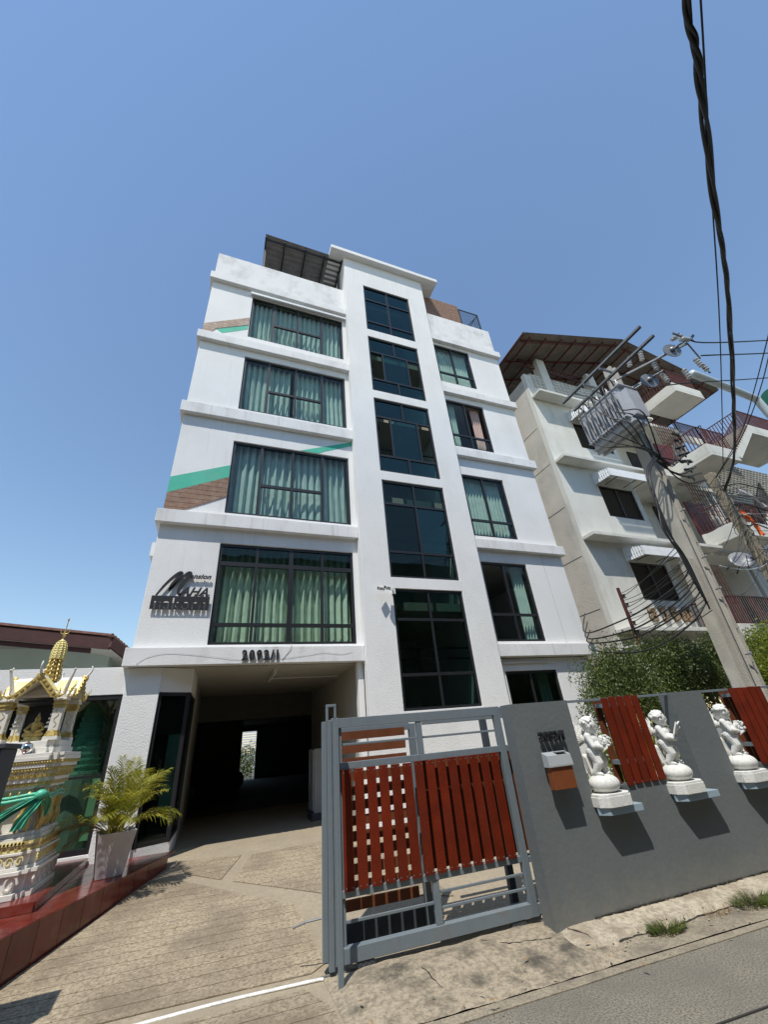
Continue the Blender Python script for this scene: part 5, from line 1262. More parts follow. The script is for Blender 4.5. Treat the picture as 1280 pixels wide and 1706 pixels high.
# bare render joints down the side wall
for z in (4.4,6.1,7.9,9.7,11.4): 
    mb = MB(); mb.box(-.006,-.001,.25,9,z,z+.012); mb.build('render_joint', M['crack'], N)
for z in (3.60,6.55,9.58,12.72):
    mb = MB(); mb.prism([(0,-.02),(.0,-.46),(6.2,-.46),(6.2,-.02)], z, z+.11, 'z'); mb.build('sunshade', M['nb'], N, bevel=.006)
for a,b,c,d in wins:
    fr2 = nb('window', M['shutter'], [(a,a+.06,NY+.03,NY+.10,c,d),(b-.06,b,NY+.03,NY+.10,c,d),(a+.06,b-.06,NY+.031,NY+.099,d-.06,d),(a+.06,b-.06,NY+.031,NY+.099,c,c+.06),((a+b)/2-.04,(a+b)/2+.04,NY+.028,NY+.099,c+.06,d-.06)])
    z = c+.09
    while z < d-.1:
        for x0,x1 in ((a+.065,(a+b)/2-.045),((a+b)/2+.045,b-.065)):
            mb = MB(); m4 = Matrix.Translation(((x0+x1)/2-NX,.065,z)) @ Matrix.Rotation(.7,4,'X'); mb.xbox(m4,(x1-x0)/2,.004,.034); mb.build('louvre', M['shutter'], fr2)
        z += .078
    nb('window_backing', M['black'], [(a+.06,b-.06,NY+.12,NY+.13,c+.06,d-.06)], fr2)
    # corrugated awning: side and front valance plus top sheet on a thin frame
    aw = nb('awning', M['shutter'], [(a-.12,a-.10,7.78,NY-.002,d+.10,d+.12),(b+.10,b+.12,7.78,NY-.002,d+.10,d+.12),(a-.12,b+.12,7.76,7.78,d+.10,d+.12),(a+.4,a+.42,7.78,NY-.002,d+.07,d+.09),(b-.4,b-.38,7.78,NY-.002,d+.07,d+.09)])
    def corrugate(p0, p1, z0a, z1a, z0b, z1b, nm='valance'):
        mb = MB(); L_ = (Vector(p1)-Vector(p0)).length; n = int(L_/.0225); vs=[];fs=[]; d_ = (Vector(p1)-Vector(p0)).normalized(); nr = Vector((d_.y,-d_.x,0))
        for i in range(n+1):
            t = i/n; q = Vector(p0).lerp(Vector(p1),t)+nr*.022*math.sin(i*PI/2); vs += [(q.x-NX,q.y-NY,z0a+(z0b-z0a)*t),(q.x-NX,q.y-NY,z1a+(z1b-z1a)*t)]
        for i in range(n): fs.append((i*2,i*2+2,i*2+3,i*2+1))
        mb.add(vs,fs); mb.build(nm, M['zinc'], aw)
    corrugate((a-.13,NY-.01,0),(a-.13,7.76,0),d-.02,d+.46,d-.04,d+.26)
    corrugate((a-.13,7.75,0),(b+.13,7.75,0),d-.04,d+.26,d-.04,d+.26)
    mb = MB(); mb.add([(a-.13-NX,7.76-NY,d+.26),(b+.13-NX,7.76-NY,d+.26),(b+.13-NX,-.01,d+.46),(a-.13-NX,-.01,d+.46)],[(0,1,2,3)]); mb.build('awning_sheet', M['zinc'], aw)
# breeze block parapet and columns on the open top floor
blk = MB()
nxb, nzb = 18, 4; cw, chh = .215, .21; x0b, z0b = .36, 13.43
for i in range(nxb):
    for j in range(nzb):
        cx, cz = x0b+i*cw+cw/2, z0b+j*chh+chh/2
        b_ = MB(); t_ = .022
        for (ax,bx,az,bz) in ((-cw/2,cw/2,-chh/2,-chh/2+t_),(-cw/2,cw/2,chh/2-t_,chh/2),(-cw/2,-cw/2+t_,-chh/2+t_,chh/2-t_),(cw/2-t_,cw/2,-chh/2+t_,chh/2-t_)): b_.box(cx+ax+.001,cx+bx-.001,.02,.12,cz+az+.001,cz+bz-.001)
        b_.xbox(Matrix.Translation((cx,.07,cz)) @ Matrix.Rotation(PI/4,4,'Y'),.012,.045,.10); b_.xbox(Matrix.Translation((cx,.07,cz)) @ Matrix.Rotation(-PI/4,4,'Y'),.012,.044,.099)
        b_.build('breeze_block', M['nb'], N)
for x in (11.35,14.2,): nb('roof_column', M['nb'], [(x,x+.42,NY-.02,NY+.30,13.0,15.35)])
# roof: gable end towards the street, sheets on red steel rafters and a lattice beam
RX0,RX1,RX2 = 9.9, 16.2, 22.3; RY0, RY1 = 7.35, 16.0
def rz_(x): return 15.12+(x-RX0)*(17.12-15.12)/(RX1-RX0) if x<RX1 else 17.12-(x-RX1)*(17.12-15.72)/(RX2-RX1)
for (xa,xb) in ((RX0,RX1),(RX1,RX2)):
    mb = MB(); n = 70; vs=[];fs=[]
    for i in range(n+1):
        y = RY0+(RY1-RY0)*i/n; o_ = .018*math.sin(i*PI/2)
        vs += [(xa-NX,y-NY,rz_(xa)+o_),(xb-NX,y-NY,rz_(xb)+o_)]
    for i in range(n): fs.append((i*2,i*2+1,i*2+3,i*2+2))
    mb.add(vs,fs); mb.add([(a,b,c+.012) for a,b,c in vs],[f[::-1] for f in fs]); mb.build('roof_slope', M['roofsheet'], N)
for y in [RY0+.35+k*1.05 for k in range(8)]:
    mb = MB(); mb.bar((RX0-NX+.05,y-NY,rz_(RX0)-.09),(RX1-NX,y-NY,rz_(RX1)-.09),.06,.10); mb.bar((RX1-NX,y-NY,rz_(RX1)-.09),(RX2-NX-.05,y-NY,rz_(RX2)-.09),.06,.10); mb.build('rafter', M['redsteel'], N)
for k in range(14):
    x = RX0+.3+k*.92; mb = MB(); mb.bar((x-NX,RY0+.05-NY,rz_(x)-.165),(x-NX,RY1-NY,rz_(x)-.165),.05,.07); mb.build('purlin', M['redsteel'], N)
mb = MB()
mb.bar((.2,.2,14.95),(8.6,.2,14.95),.05,.05); mb.bar((.2,.2,15.28),(8.6,.2,15.28),.05,.05)
for k in range(28): mb.bar((.2+k*.3,.2,14.95 if k%2 else 15.28),(.5+k*.3,.2,15.28 if k%2 else 14.95),.025,.025)
mb.build('lattice_beam', M['redsteel'], N)
mb = MB(); mb.tube([(RX0-.05-NX,RY0-NY,rz_(RX0)-.03),(RX0-.05-NX,RY1-NY,rz_(RX0)-.03)],.06,8); mb.build('eaves_gutter', M['redsteel'], N)
# right part: recessed wall, balconies, doors, stair, brick-patterned panel
nb('balcony_wall', M['nb'], [(13.951,19.2,NY+1.4,NY+1.6,2.9,13.4)]); nb('recess_side', M['nb'], [(13.77,13.949,NY+.181,NY+1.6,2.9,13.4)]); nb('recess_side', M['nb'], [(19.0,19.2,NY+.19,NY+1.39,2.9,13.4)])
for z in (3.22,6.5,9.6,12.9): nb('recess_slab', M['nb'], [(13.951,18.99,NY+.003,NY+1.39,z,z+.16)]); nb('lower_wall', M['nb'], [(16.2,26,NY+.21,NY+.35,0,2.9)])
nb('top_floor_wall', M['inner'], [(16.6,19.1,NY+1.4,NY+1.5,13.7,16.2)])
def balcony(x0,x1,yf,z0,z1,label_z):
    bl = nb('balcony', M['nb'], [(x0,x1,yf,NY-.003,z0,z0+.13),(x0,x1,yf,yf+.12,z0+.131,z1),(x0,x0+.12,yf+.121,NY-.003,z0+.131,z1),(x1-.12,x1,yf+.121,NY-.003,z0+.131,z1)], bevel=.01)
    mb = MB(); h = .86
    def run(a,b):
        a,b = Vector(a),Vector(b); L_ = (b-a).length; n = max(2,int(L_/.115))
        for i in range(n+1): p = a.lerp(b,i/n); mb.bar(p,p+Vector((0,0,h)),.026,.026)
        mb.bar(a+Vector((0,0,h)),b+Vector((0,0,h)),.035,.035); mb.bar(a+Vector((0,0,.06)),b+Vector((0,0,.06)),.02,.02)
    o_ = Vector((-NX,-NY,0))
    run(Vector((x0+.06,NY-.05,z1))+o_,Vector((x0+.06,yf+.06,z1))+o_); run(Vector((x0+.06,yf+.06,z1))+o_,Vector((x1-.06,yf+.06,z1))+o_); run(Vector((x1-.06,yf+.06,z1))+o_,Vector((x1-.06,NY-.05,z1))+o_)
    mb.build('railing', M['redsteel'], bl); return bl
balcony(17.3,19.2,7.0,13.72,14.22,0); balcony(16.25,18.0,6.65,9.75,10.28,0); balcony(16.55,18.6,7.2,6.75,7.30,0); balcony(13.95,18.6,7.35,3.20,3.66,0)
# further flights and balcony of the outside stair
def stair(xa,za,xb,zb,y0,y1,n):
    mb = MB(); pts = [(xa-NX,za)]
    for i in range(n): 
        x = xa+(xb-xa)*i/n; z = za+(zb-za)*(i+1)/n; x2 = xa+(xb-xa)*(i+1)/n; pts += [(x-NX,z),(x2-NX,z)]
    pts += [(xb-NX,zb-.28),(xa+.22-NX,za-.12)]
    mb.prism(pts, y0-NY, y1-NY, 'y'); s_ = mb.build('stair_flight', M['nb'], N)
    mb = MB()
    for i in range(n*2+1):
        t = i/(n*2); x = xa+(xb-xa)*t-NX; z = za+(zb-za)*t; mb.bar((x,y0+.04-NY,z-.1),(x,y0+.04-NY,z+.95),.018,.018); 
    mb.bar((xa-NX,y0+.04-NY,za+.95),(xb-NX,y0+.04-NY,zb+.95),.035,.035); mb.build('stair_railing', M['redsteel'], s_)
stair(18.05,10.1,20.4,12.0,6.7,7.7,12)
balcony(20.4,24,6.7,11.75,12.25,0); balcony(19.0,21.0,8.5,12.4,12.9,0)
mb = MB(); mb.prism([(18.76-NX,3),(30-NX,3),(30-NX,12.1),(20.9-NX,12.1),(18.76-NX,10.2)], .6, .75, 'y'); mb.build('stair_wall', M['nb_side'], N); nb('stair_wall_side', M['nb'], [(18.6,18.75,NY+.2,12,3,9.6)])
stair(18.7,6.9,20.9,8.9,7.6,8.4,11)
for i in range(26):      # pattern of raised bricks on the panel beside the stair
    for j in range(26):
        x = 19.2+i*.26+(.13 if j%2 else 0); z = 8.3+j*.15
        mb = MB(); mb.box(x-NX,x+.19-NX,NY+.55-NY,NY+.60-NY,z,z+.05)
        if i*26+j < 290: mb.build('brick', M['inner'], N)
bq = MB()
for i in range(26):
    for j in range(26):
        if i*26+j >= 290:
            x = 19.2+i*.26+(.13 if j%2 else 0); z = 8.3+j*.15; bq.box(x-NX,x+.19-NX,.55,.60,z,z+.05)
tag(bq.build('brick', M['inner'], N), kind='stuff')
nb('panel_backing', M['nb_side'], [(18.9,26,NY+.601-.0,NY+.603,6.3,9.7)]) if 0 else None
# doors, grilles and tiled panels on the balconies
for (x,z) in ((16.75,10.3),(16.75,7.3),(15.1,3.7)):
    d_ = nb('door', M['maroon'], [(x,x+1.15,NY+.10,NY+.15,z,z+1.6)])
    nb('transom', M['shutter'], [(x+.1,x+.9,NY+1.34,NY+1.39,z+1.0,z+2.1)], d_)
for (x,z) in ((16.35,12.1),(16.4,8.9),(14.4,5.4)):
    gr = MB()
    for k in range(9): gr.box(x-NX+k*.16,x-NX+k*.16+.015,-.45,-.43,z-.9,z+.45)
    for k in range(7): gr.box(x-NX,x-NX+1.3,-.448,-.432,z-.9+k*.22,z-.885+k*.22)
    gr.build('grille', M['redsteel'], N)
# brown raised Thai lettering above the entrance
tsn = empty('building_name', (11.92,NY-.03,4.02), 0, 'tan raised Thai letters on the cream wall above the hedge', 'sign')
xx = 0
for ch, wd in (('ส',.56),('วิ',.44),('จิ',.42),('ณี',.62)):
    text_mesh('letter', ch, .58, .05, M['letter_tan'], tsn, (xx,-.02,0), (PI/2,0,0), .018); 
    text_mesh('letter_edge', ch, .58, .03, M['letter_edge'], tsn, (xx,.015,0), (PI/2,0,0), .032); xx += wd
# satellite dish, laundry, plants on the balconies
sd = empty('satellite_dish', (15.35,7.15,5.6), 0, 'grey satellite dish on the balcony railing', 'satellite dish')
md = Vector((-.5,-.7,.4)).normalized().to_track_quat('Z','Y').to_matrix()
mb = MB(); mb.lathe([(.02,0),(.2,.03),(.34,.09),(.345,.10),(.2,.045),(.02,.012)],22,(0,0,0),axis=md); mb.build('dish', M['galv'], sd, smooth=True)
mb = MB(); mb.tube([md @ Vector((0,-.32,.08)), md @ Vector((0,-.1,.38))],.012,5); mb.tube([(0,0,0),(0.05,.3,-.3)],.02,5); mb.build('arm', M['blacksteel'], sd)
def rag(name,label,m,pts,w,seed,group=None):
    mb = MB(); rr = random.Random(seed); P = spline(pts,5); vs=[];n=len(P)
    for i,p in enumerate(P):
        for k in range(7): vs.append(p+Vector(((k/6-.5)*w*(.7+.3*math.sin(i*.5)), .05*math.sin(k*1.7+i*.4)+rr.uniform(-.01,.01), .03*math.sin(k*2+i))))
    mb.add(vs,[(i*7+k,i*7+k+1,i*7+k+8,i*7+k+7) for i in range(n-1) for k in range(6)]); return tag(mb.build(name,m,None,smooth=True),label,'laundry',group)
rag('hanging_cloth','orange cloth hanging over a balcony railing behind the older pole',M['orange'],[(15.05,6.4,7.05),(15.25,6.35,6.85),(15.5,6.35,6.55),(15.6,6.35,6.2)],.30,1)
rag('hanging_cloth','pale crumpled laundry draped on the stair railing at the right edge',M['cloth'],[(17.3,7.0,8.6),(17.7,6.95,8.4),(18.1,6.95,8.1),(18.4,6.95,7.9)],.5,2)

# ================================================================= HEDGE AND GARDEN
def leafcloud(name, m, c, r, n, size, label, cat, seed, lumps=None, group=None, trunk=True, kind=None):
    rr = random.Random(seed); T_ = empty(name, (c[0],c[1],max(0,c[2]-r[2]-.3)), 0, label, cat, group); oz = Vector((c[0],c[1],max(0,c[2]-r[2]-.3)))
    L_ = lumps or [(Vector((rr.uniform(-.75,.75)*r[0],rr.uniform(-.7,.7)*r[1],rr.uniform(-.7,.75)*r[2])), rr.uniform(.28,.5)) for _ in range(44)]
    vs, fs = [], []
    for i in range(n):
        l, s_ = rr.choice(L_); d = Vector((rr.gauss(0,1),rr.gauss(0,1),rr.gauss(0,1))).normalized(); q = rr.random()**.45
        p = Vector(c)+l+Vector((d.x*r[0],d.y*r[1],d.z*r[2]))*s_*q*(1+.25*rr.random()) - oz
        a = Vector((rr.gauss(0,1),rr.gauss(0,1),rr.gauss(0,.6)+.3)).normalized(); b = a.orthogonal().normalized(); b = (Matrix.Rotation(rr.uniform(0,6.28),3,a) @ b); e = a.cross(b)
        z_ = size*rr.uniform(.6,1.3); k = len(vs); vs += [p-b*z_,p+e*z_*.42+a*z_*.1,p+b*z_,p-e*z_*.42+a*z_*.1]; fs.append((k,k+1,k+2,k+3))
    mb = MB(); mb.add(vs,fs); me = bpy.data.meshes.new('foliage'); me.from_pydata([tuple(v) for v in vs],[],fs); me.materials.append(m); o = part('foliage', me, T_)
    if trunk:
        mb = MB()
        for k in range(5):
            a = rr.uniform(0,6.28); mb.tube(spline([(.05*math.cos(a),.05*math.sin(a),-.0),(.12*math.cos(a),.12*math.sin(a),.5),(r[0]*.45*math.cos(a),r[1]*.45*math.sin(a),(c[2]-oz.z))],4),.035,6,r1=.010)
        mb.build('stems', M['bark'], T_)
    return T_
leafcloud('hedge_bush', M['leaf'], (8.0,6.35,2.12), (1.35,.8,.80), 30000, .030, 'broad dark green bush behind the grey wall against the white block', 'bush', 5)
leafcloud('hedge_bush', M['leaf'], (10.3,6.5,2.30), (1.4,.8,.85), 26000, .031, 'taller shaggy bush between the white block and the concrete pole', 'bush', 6)
leafcloud('hedge_bush', M['leaf_y'], (13.4,6.4,2.5), (1.2,.7,.9), 7000, .045, 'brighter green bush beyond the concrete pole at the right edge', 'bush', 8)
leafcloud('low_shrub', M['leaf_y'], (5.0,4.75,.95), (.25,.28,.45), 1500, .035, 'yellow green shrub glimpsed behind the first cherub', 'shrub', 10, trunk=False)
def strap_plant(loc, n, L, label, seed, m=M['leaf_y']):
    rr = random.Random(seed); T_ = empty('strap_leaved_plant', loc, 0, label, 'plant')
    for i in range(n):
        az = rr.uniform(0,6.28); el = rr.uniform(.6,1.4); p = Vector((rr.uniform(-.06,.06),rr.uniform(-.06,.06),rr.uniform(0,L*.7))); d = Vector((math.cos(az)*math.cos(el),math.sin(az)*math.cos(el),math.sin(el))); mb = MB(); l = L*rr.uniform(.35,.6); w_ = .016; vs=[]
        for k in range(7): sd_ = d.cross(Vector((0,0,1))).normalized(); ww = w_*math.sin(PI*(.12+.88*k/6))+.001; vs += [p-sd_*ww,p+sd_*ww]; p = p+d*l/6; d = (d+Vector((0,0,-.16))).normalized()
        mb.add(vs,[(k*2,k*2+1,k*2+3,k*2+2) for k in range(6)]); mb.build('leaf', m, T_)
    mb = MB(); mb.tube([(0,0,-.02),(0,0,L*.8)],.015,6); mb.build('stem', M['stem'], T_)
strap_plant((5.45,4.55,.12), 60, 1.35, 'yellow green strap leaved plant behind the middle cherub', 3)
strap_plant((4.35,4.7,.10), 40, .9, 'dark strap leaved plant behind the first cherub', 4, M['leaf'])
leafcloud('back_bush', M['leaf'], (1.9,33.5,1.0), (1.1,.6,1.1), 2500, .07, 'dark bush against the white fence seen through the garage', 'bush', 15, trunk=False)
# ---- verge weeds
def tuft(x,y,n,r,h,label,seed,m=M['grass']):
    rr = random.Random(seed); mb = MB()
    for i in range(n):
        a = rr.uniform(0,6.28); q = r*rr.random()**.6; p = Vector((q*math.cos(a)*1.5,q*math.sin(a)*.7,0)); d = Vector((math.cos(a)*rr.uniform(.2,1.1),math.sin(a)*rr.uniform(.2,1.1),1)).normalized(); l = h*rr.uniform(.5,1.2); s_ = d.orthogonal().normalized()*.0028
        p1 = p+d*l*.6; d2 = (d+Vector((math.cos(a),math.sin(a),-.3))*.5).normalized(); mb.add([p-s_,p+s_,p1+s_*.8,p1-s_*.8,p1+d2*l*.5],[(0,1,2,3),(3,2,4)])
    o = mb.build('grass_tuft', m, None, loc=(x,y,.012)); tag(o, label, 'grass tuft')
tuft(3.72,3.555,900,.12,.075,'green grass tuft at the kerb edge below the first wall shadow',1); tuft(4.80,3.50,900,.16,.085,'larger grass tuft on the verge at the right edge of the picture',2); tuft(4.33,3.54,90,.09,.06,'thin half dried weeds on the verge between the two grass tufts',3,M['dry'])
for i in range(26):
    rr = random.Random(i); x = rr.uniform(2.9,5.3); y = WALLY(x)-rr.uniform(.08,.42)
    mb = MB(); mb.ell((0,0,0),(rr.uniform(.006,.014),rr.uniform(.006,.012),.006),6,4); 
    if i == 0: PEB = MB()
    PEB.ell((x,y,.05 if y>kedge(x) else .018),(rr.uniform(.005,.013),rr.uniform(.005,.012),.005),6,4)
tag(PEB.build('grit', M['kerb'], None), kind='stuff')
kerb_o = bpy.data.objects['kerb']
def crack(parent, pts, r_): 
    q = random.Random(len(pts)+int(pts[0][0]*100)); P = []
    for a,b in zip(pts,pts[1:]):
        n = max(2,int((Vector(b)-Vector(a)).length/.03))
        for i in range(n): p = Vector(a).lerp(Vector(b),i/n); P.append(p+Vector((q.uniform(-.006,.006),q.uniform(-.008,.008),0)))
    P.append(Vector(pts[-1])); mb = MB(); mb.tube(P,[r_*q.uniform(.3,1.3) for _ in P],5); mb.build('crack', M['crack'], parent)
crack(kerb_o, [(x*.1, kedge(x*.1)-.004, .012) for x in range(29,37)], .009)
crack(kerb_o, [(x*.1, kedge(x*.1)-.004, .012) for x in range(39,47)], .008); crack(kerb_o, [(x*.1, kedge(x*.1)-.004, .012) for x in range(50,60)], .008)
crack(kerb_o, [(3.02,kedge(3.02),.03),(3.06,3.76,.055),(2.98,3.90,.075)], .004)
crack(kerb_o, [(x*.1, WALLY(x*.1)-.006, .083) for x in range(33,58)], .006)
ap_o = bpy.data.objects['apron']
crack(ap_o, [(1.67,4.21,.05),(1.69,3.95,.05),(1.70,3.80,.03),(1.74,3.52,.01)], .0035); crack(ap_o, [(2.3,4.2,.05),(2.45,4.0,.055),(2.8,3.9,.05)], .003)
lv = MB(); rr = random.Random(77)
for i in range(46):
    x = rr.uniform(-1.2,6); y = rr.choice([rr.uniform(4.9,7.8), rr.uniform(3.45,3.9)]) if x < 1 else ROAD1(x)+rr.uniform(-.25,.35)
    z = max(.02, rampz(y)+.014) if x < 1 else .06; a = rr.uniform(0,6.28); l = rr.uniform(.012,.03); d = Vector((math.cos(a),math.sin(a),rr.uniform(-.1,.3)))*l; s_ = Vector((-math.sin(a),math.cos(a),.1))*l*.35; c = Vector((x,y,z))
    lv.add([c-d,c+s_,c+d,c-s_],[(0,1,2),(0,2,3)])
tag(lv.build('fallen_leaves', M['dry'], None), kind='stuff')

# ================================================================= UTILITY POLE, TRANSFORMER, CABLES
P0_, P1_ = Vector((7.78,4.45,0)), Vector((8.52,4.45,9.6))
UP = empty('utility_pole', tuple(P0_), 0, 'tall grooved concrete utility pole behind the grey wall carrying a transformer', 'utility pole')
def pax(z):
    q = P0_.lerp(P1_, z/9.6)-P0_; return Vector((q.x,q.y,0))
mb = MB()
def hsec(w, d, g): return [(-w,-d),(-g,-d),(-g+.025,-d+.06),(g-.025,-d+.06),(g,-d),(w,-d),(w,d),(g,d),(g-.025,d-.06),(-g+.025,d-.06),(-g,d),(-w,d)]
rings = []
for k in range(17):
    z = 9.3*k/16; f_ = 1-.32*k/16; c = pax(z); rings.append([(c.x+x*f_,c.y+y*f_,z) for x,y in hsec(.17,.15,.07)])
v = [p for r_ in rings for p in r_]; n = 12
f = [(i*n+k,i*n+(k+1)%n,(i+1)*n+(k+1)%n,(i+1)*n+k) for i in range(16) for k in range(n)]
mb.add(v,f); t_ = tessellate_polygon([[Vector((x,y,0)) for x,y in hsec(.17,.15,.07)]]); mb.add(rings[-1],[tuple(q) for q in t_]); mb.build('shaft', M['pole'], UP)
mb = MB(); a = Vector((-.24,-.0,-.3)); b_ = a+pax(4.0)+Vector((0,0,4.3)); mb.bar(a,b_,.10,.20); mb.build('brace_pole', M['pole'], UP)
mb = MB(); mb.tube([Vector((-.13,-.19,.0)),pax(4.9)+Vector((-.13,-.17,4.9))],.014,8); mb.build('conduit', M['pole'], UP)
for z in (2.3,3.4,4.0,5.0): 
    mb = MB(); c = pax(z); mb.tube([c+Vector((-.02,-.15,z)),c+Vector((-.02,-.24,z))],.012,6); mb.ell(c+Vector((-.02,-.24,z)),(.02,.015,.03),6,4); mb.build('bolt', M['galv'], UP)
for k in range(26): 
    if k%2==0: continue
    z = 1.9+k*.27; c = pax(z); mb = MB(); mb.lathe([(.012,-.004),(.012,.004)],8,c+Vector((.07,-.157+.0018*k,z)),axis=Matrix.Rotation(PI/2,3,'X')); mb.build('bolt_hole', M['crack'], UP)
# steel cross arms carrying switchgear
CX = 8.05
arms = empty('cross_arm', (CX,4.3,8.95), 0, 'paired galvanised steel cross arms bolted near the top of the concrete pole', 'cross arm')
for dx,dz in ((-.16,.12),(.16,-.06)):
    mb = MB(); mb.box(dx-.035,dx+.035,-1.15,1.3,dz-.004,dz+.004); mb.box(dx-.035,dx-.029,-1.15,1.3,dz-.05,dz-.004); mb.box(dx+.029,dx+.035,-1.15,1.3,dz-.05,dz-.004); mb.build('channel', M['galv'], arms)
for y_ in (0,.52): mb = MB(); mb.box(-.2,.2,y_-.02,y_+.02,.0,.05); mb.build('strap', M['galv'], arms)
mb = MB(); mb.tube([(-.16,.9,.1),(.25,.4,-.5)],.02,6); mb.build('stay', M['galv'], arms)
# transformer
XF = empty('transformer', (7.83,4.54,7.02), 0, 'pale grey finned transformer hung on the concrete pole', 'transformer')
mb = MB(); mb.box(-.20,.20,-.52,.52,.02,.98); mb.build('tank', M['xfmr'], XF)
mb = MB(); mb.box(-.24,.24,-.60,.60,.985,1.01); mb.build('lid', M['xfmr'], XF)
mb = MB(); mb.box(-.22,.22,-.56,.56,-.03,.018); mb.box(-.12,-.06,-.58,.58,-.09,-.031); mb.box(.06,.12,-.58,.58,-.09,-.031); mb.build('base_frame', M['xfmr'], XF)
for k in range(14):
    y = -.50+k*.077
    for s_ in (-1,1): mb = MB(); mb.box(min(s_*.202,s_*.34),max(s_*.202,s_*.34),y-.008,y+.008,.10,.82); mb.build('fin', M['xfmr'], XF)
for k in range(8):
    x = -.18+k*.051
    mb = MB(); mb.box(x-.006,x+.006,-.66,-.522,.10,.82); mb.build('fin', M['xfmr'], XF)
for s_,z in ((-1,.12),(-1,.80),(1,.12),(1,.80)): mb = MB(); mb.box(min(s_*.33,s_*.345),max(s_*.33,s_*.345),-.5,.52,z-.015,z+.015); mb.build('fin_bar', M['xfmr'], XF)
for k in range(3):
    mb = MB(); y = -.42+k*.28; pr = [(.035,1.01)]; 
    for q in range(6): pr += [(.055,1.03+q*.045),(.03,1.05+q*.045)]
    pr += [(.02,1.33),(.02,1.38)]; mb.lathe(pr,12,(.05,y,0)); mb.build('bushing', M['porcelain'], XF, smooth=True)
for k in range(4):
    mb = MB(); y = -.05+k*.16; mb.lathe([(.03,1.01),(.035,1.05),(.02,1.09),(.015,1.13)],10,(-.14,y,0)); mb.build('terminal', M['blacksteel'], XF)
mb = MB(); mb.box(-.06,.28,-.10,.10,.3,.6); mb.build('pole_bracket', M['galv'], XF)
# insulators, fuse cutouts and discs in front of the pole top
def insulator(loc, d, n=3, label='grey porcelain insulator on the pole hardware', r_=.055):
    T_ = empty('insulator', loc, 0, label, 'insulator', 'insulators on the concrete pole'); m3 = Vector(d).normalized().to_track_quat('Z','Y').to_matrix(); pr = [(.015,0)]
    for k in range(n): pr += [(.022,.02+k*.07),(r_,.035+k*.07),(r_,.05+k*.07),(.022,.065+k*.07)]
    pr += [(.015,.03+n*.07)]; mb = MB(); mb.lathe(pr,12,axis=m3); mb.build('sheds', M['porcelain'], T_, smooth=False)
    mb = MB(); mb.tube([(0,0,0),m3 @ Vector((0,0,.06+n*.07))],.010,6); mb.ell(m3 @ Vector((0,0,.07+n*.07)),(.022,.022,.03),6,5); mb.build('pin', M['blacksteel'], T_)
for k,(x,y,z,d) in enumerate(((8.9,3.15,9.0,(.7,0,.5)),(9.05,3.05,8.95,(.8,0,.2)),(9.3,3.15,9.1,(.2,0,1)),(9.45,3.2,8.6,(.1,-.1,-1)),(9.6,3.2,8.45,(.1,-.1,-1)),(8.7,3.6,8.3,(0,-.1,-1)),(8.4,3.5,8.45,(0,0,-1)),(8.95,3.3,8.2,(.1,0,-1)),(8.5,4.0,8.9,(0,-.2,1)),(8.7,3.8,8.95,(0,-.2,1)))):
    insulator((x,y,z),d,3+k%2,'grey porcelain insulator clustered on the hardware at the top of the concrete pole')
for k,(x,y,z) in enumerate(((8.85,3.25,8.72),(8.35,3.72,8.1))):
    mb = MB(); mb.lathe([(.01,-.012),(.20,-.008),(.20,.008),(.01,.012)],28,axis=Vector((-.3,-.75,.0)).normalized().to_track_quat('Z','Y').to_matrix()); mb.tube([(-.3,.2,-.15),(.3,-.2,.2)],.02,6); mb.ell((-.02,-.03,0),(.07,.05,.06),8,6)
    o = mb.build('barrier_disc', M['galv'], None, loc=(x,y,z)); tag(o, ('upper' if k==0 else 'lower')+' round grey metal disc with a dark hub on the pole hardware', 'disc')
mb = MB(); mb.bar((8.1,4.3,8.6),(9.3,3.1,8.95),.045,.045); mb.bar((8.1,4.4,8.2),(8.8,3.6,8.4),.045,.045); mb.bar((8.8,3.05,9.05),(9.5,3.05,9.05),.035,.035); mb.bar((9.3,3.1,8.95),(9.6,3.16,8.6),.03,.03)
o = mb.build('switch_bracket', M['galv'], None); o.location = (0,0,0); tag(o, 'galvanised bracket arms reaching from the pole top towards the street lines', 'bracket')
def cable(pts, r, label, m=None, group=None, n=6, cat='cable', sp=True, name='overhead_cable'):
    P = spline(pts,6) if sp else pts; mb = MB(); o0 = Vector(P[0]); mb.tube([Vector(p)-o0 for p in P], r, n); o = mb.build(name, m or M['cable'], None, loc=tuple(o0), smooth=True); return tag(o, label, cat, group)
# three street lines running off to the right
cable([(9.4,3.0,9.1),(9.55,3.0,9.2),(9.75,3.0,9.02),(14,2.6,10.28),(24,1.6,13.3)], .016, 'uppermost black line running right from the pole top', group='street lines leaving the pole top')
cable([(9.55,3.1,8.62),(14,2.75,9.95),(24,1.7,13.0)], .016, 'middle black line running right from the pole top insulators', group='street lines leaving the pole top')
cable([(8.5,3.9,8.05),(9.4,3.6,8.2),(14,3.2,9.45),(24,2.2,12.2)], .014, 'lowest black line crossing in front of the red balcony railing', group='street lines leaving the pole top')
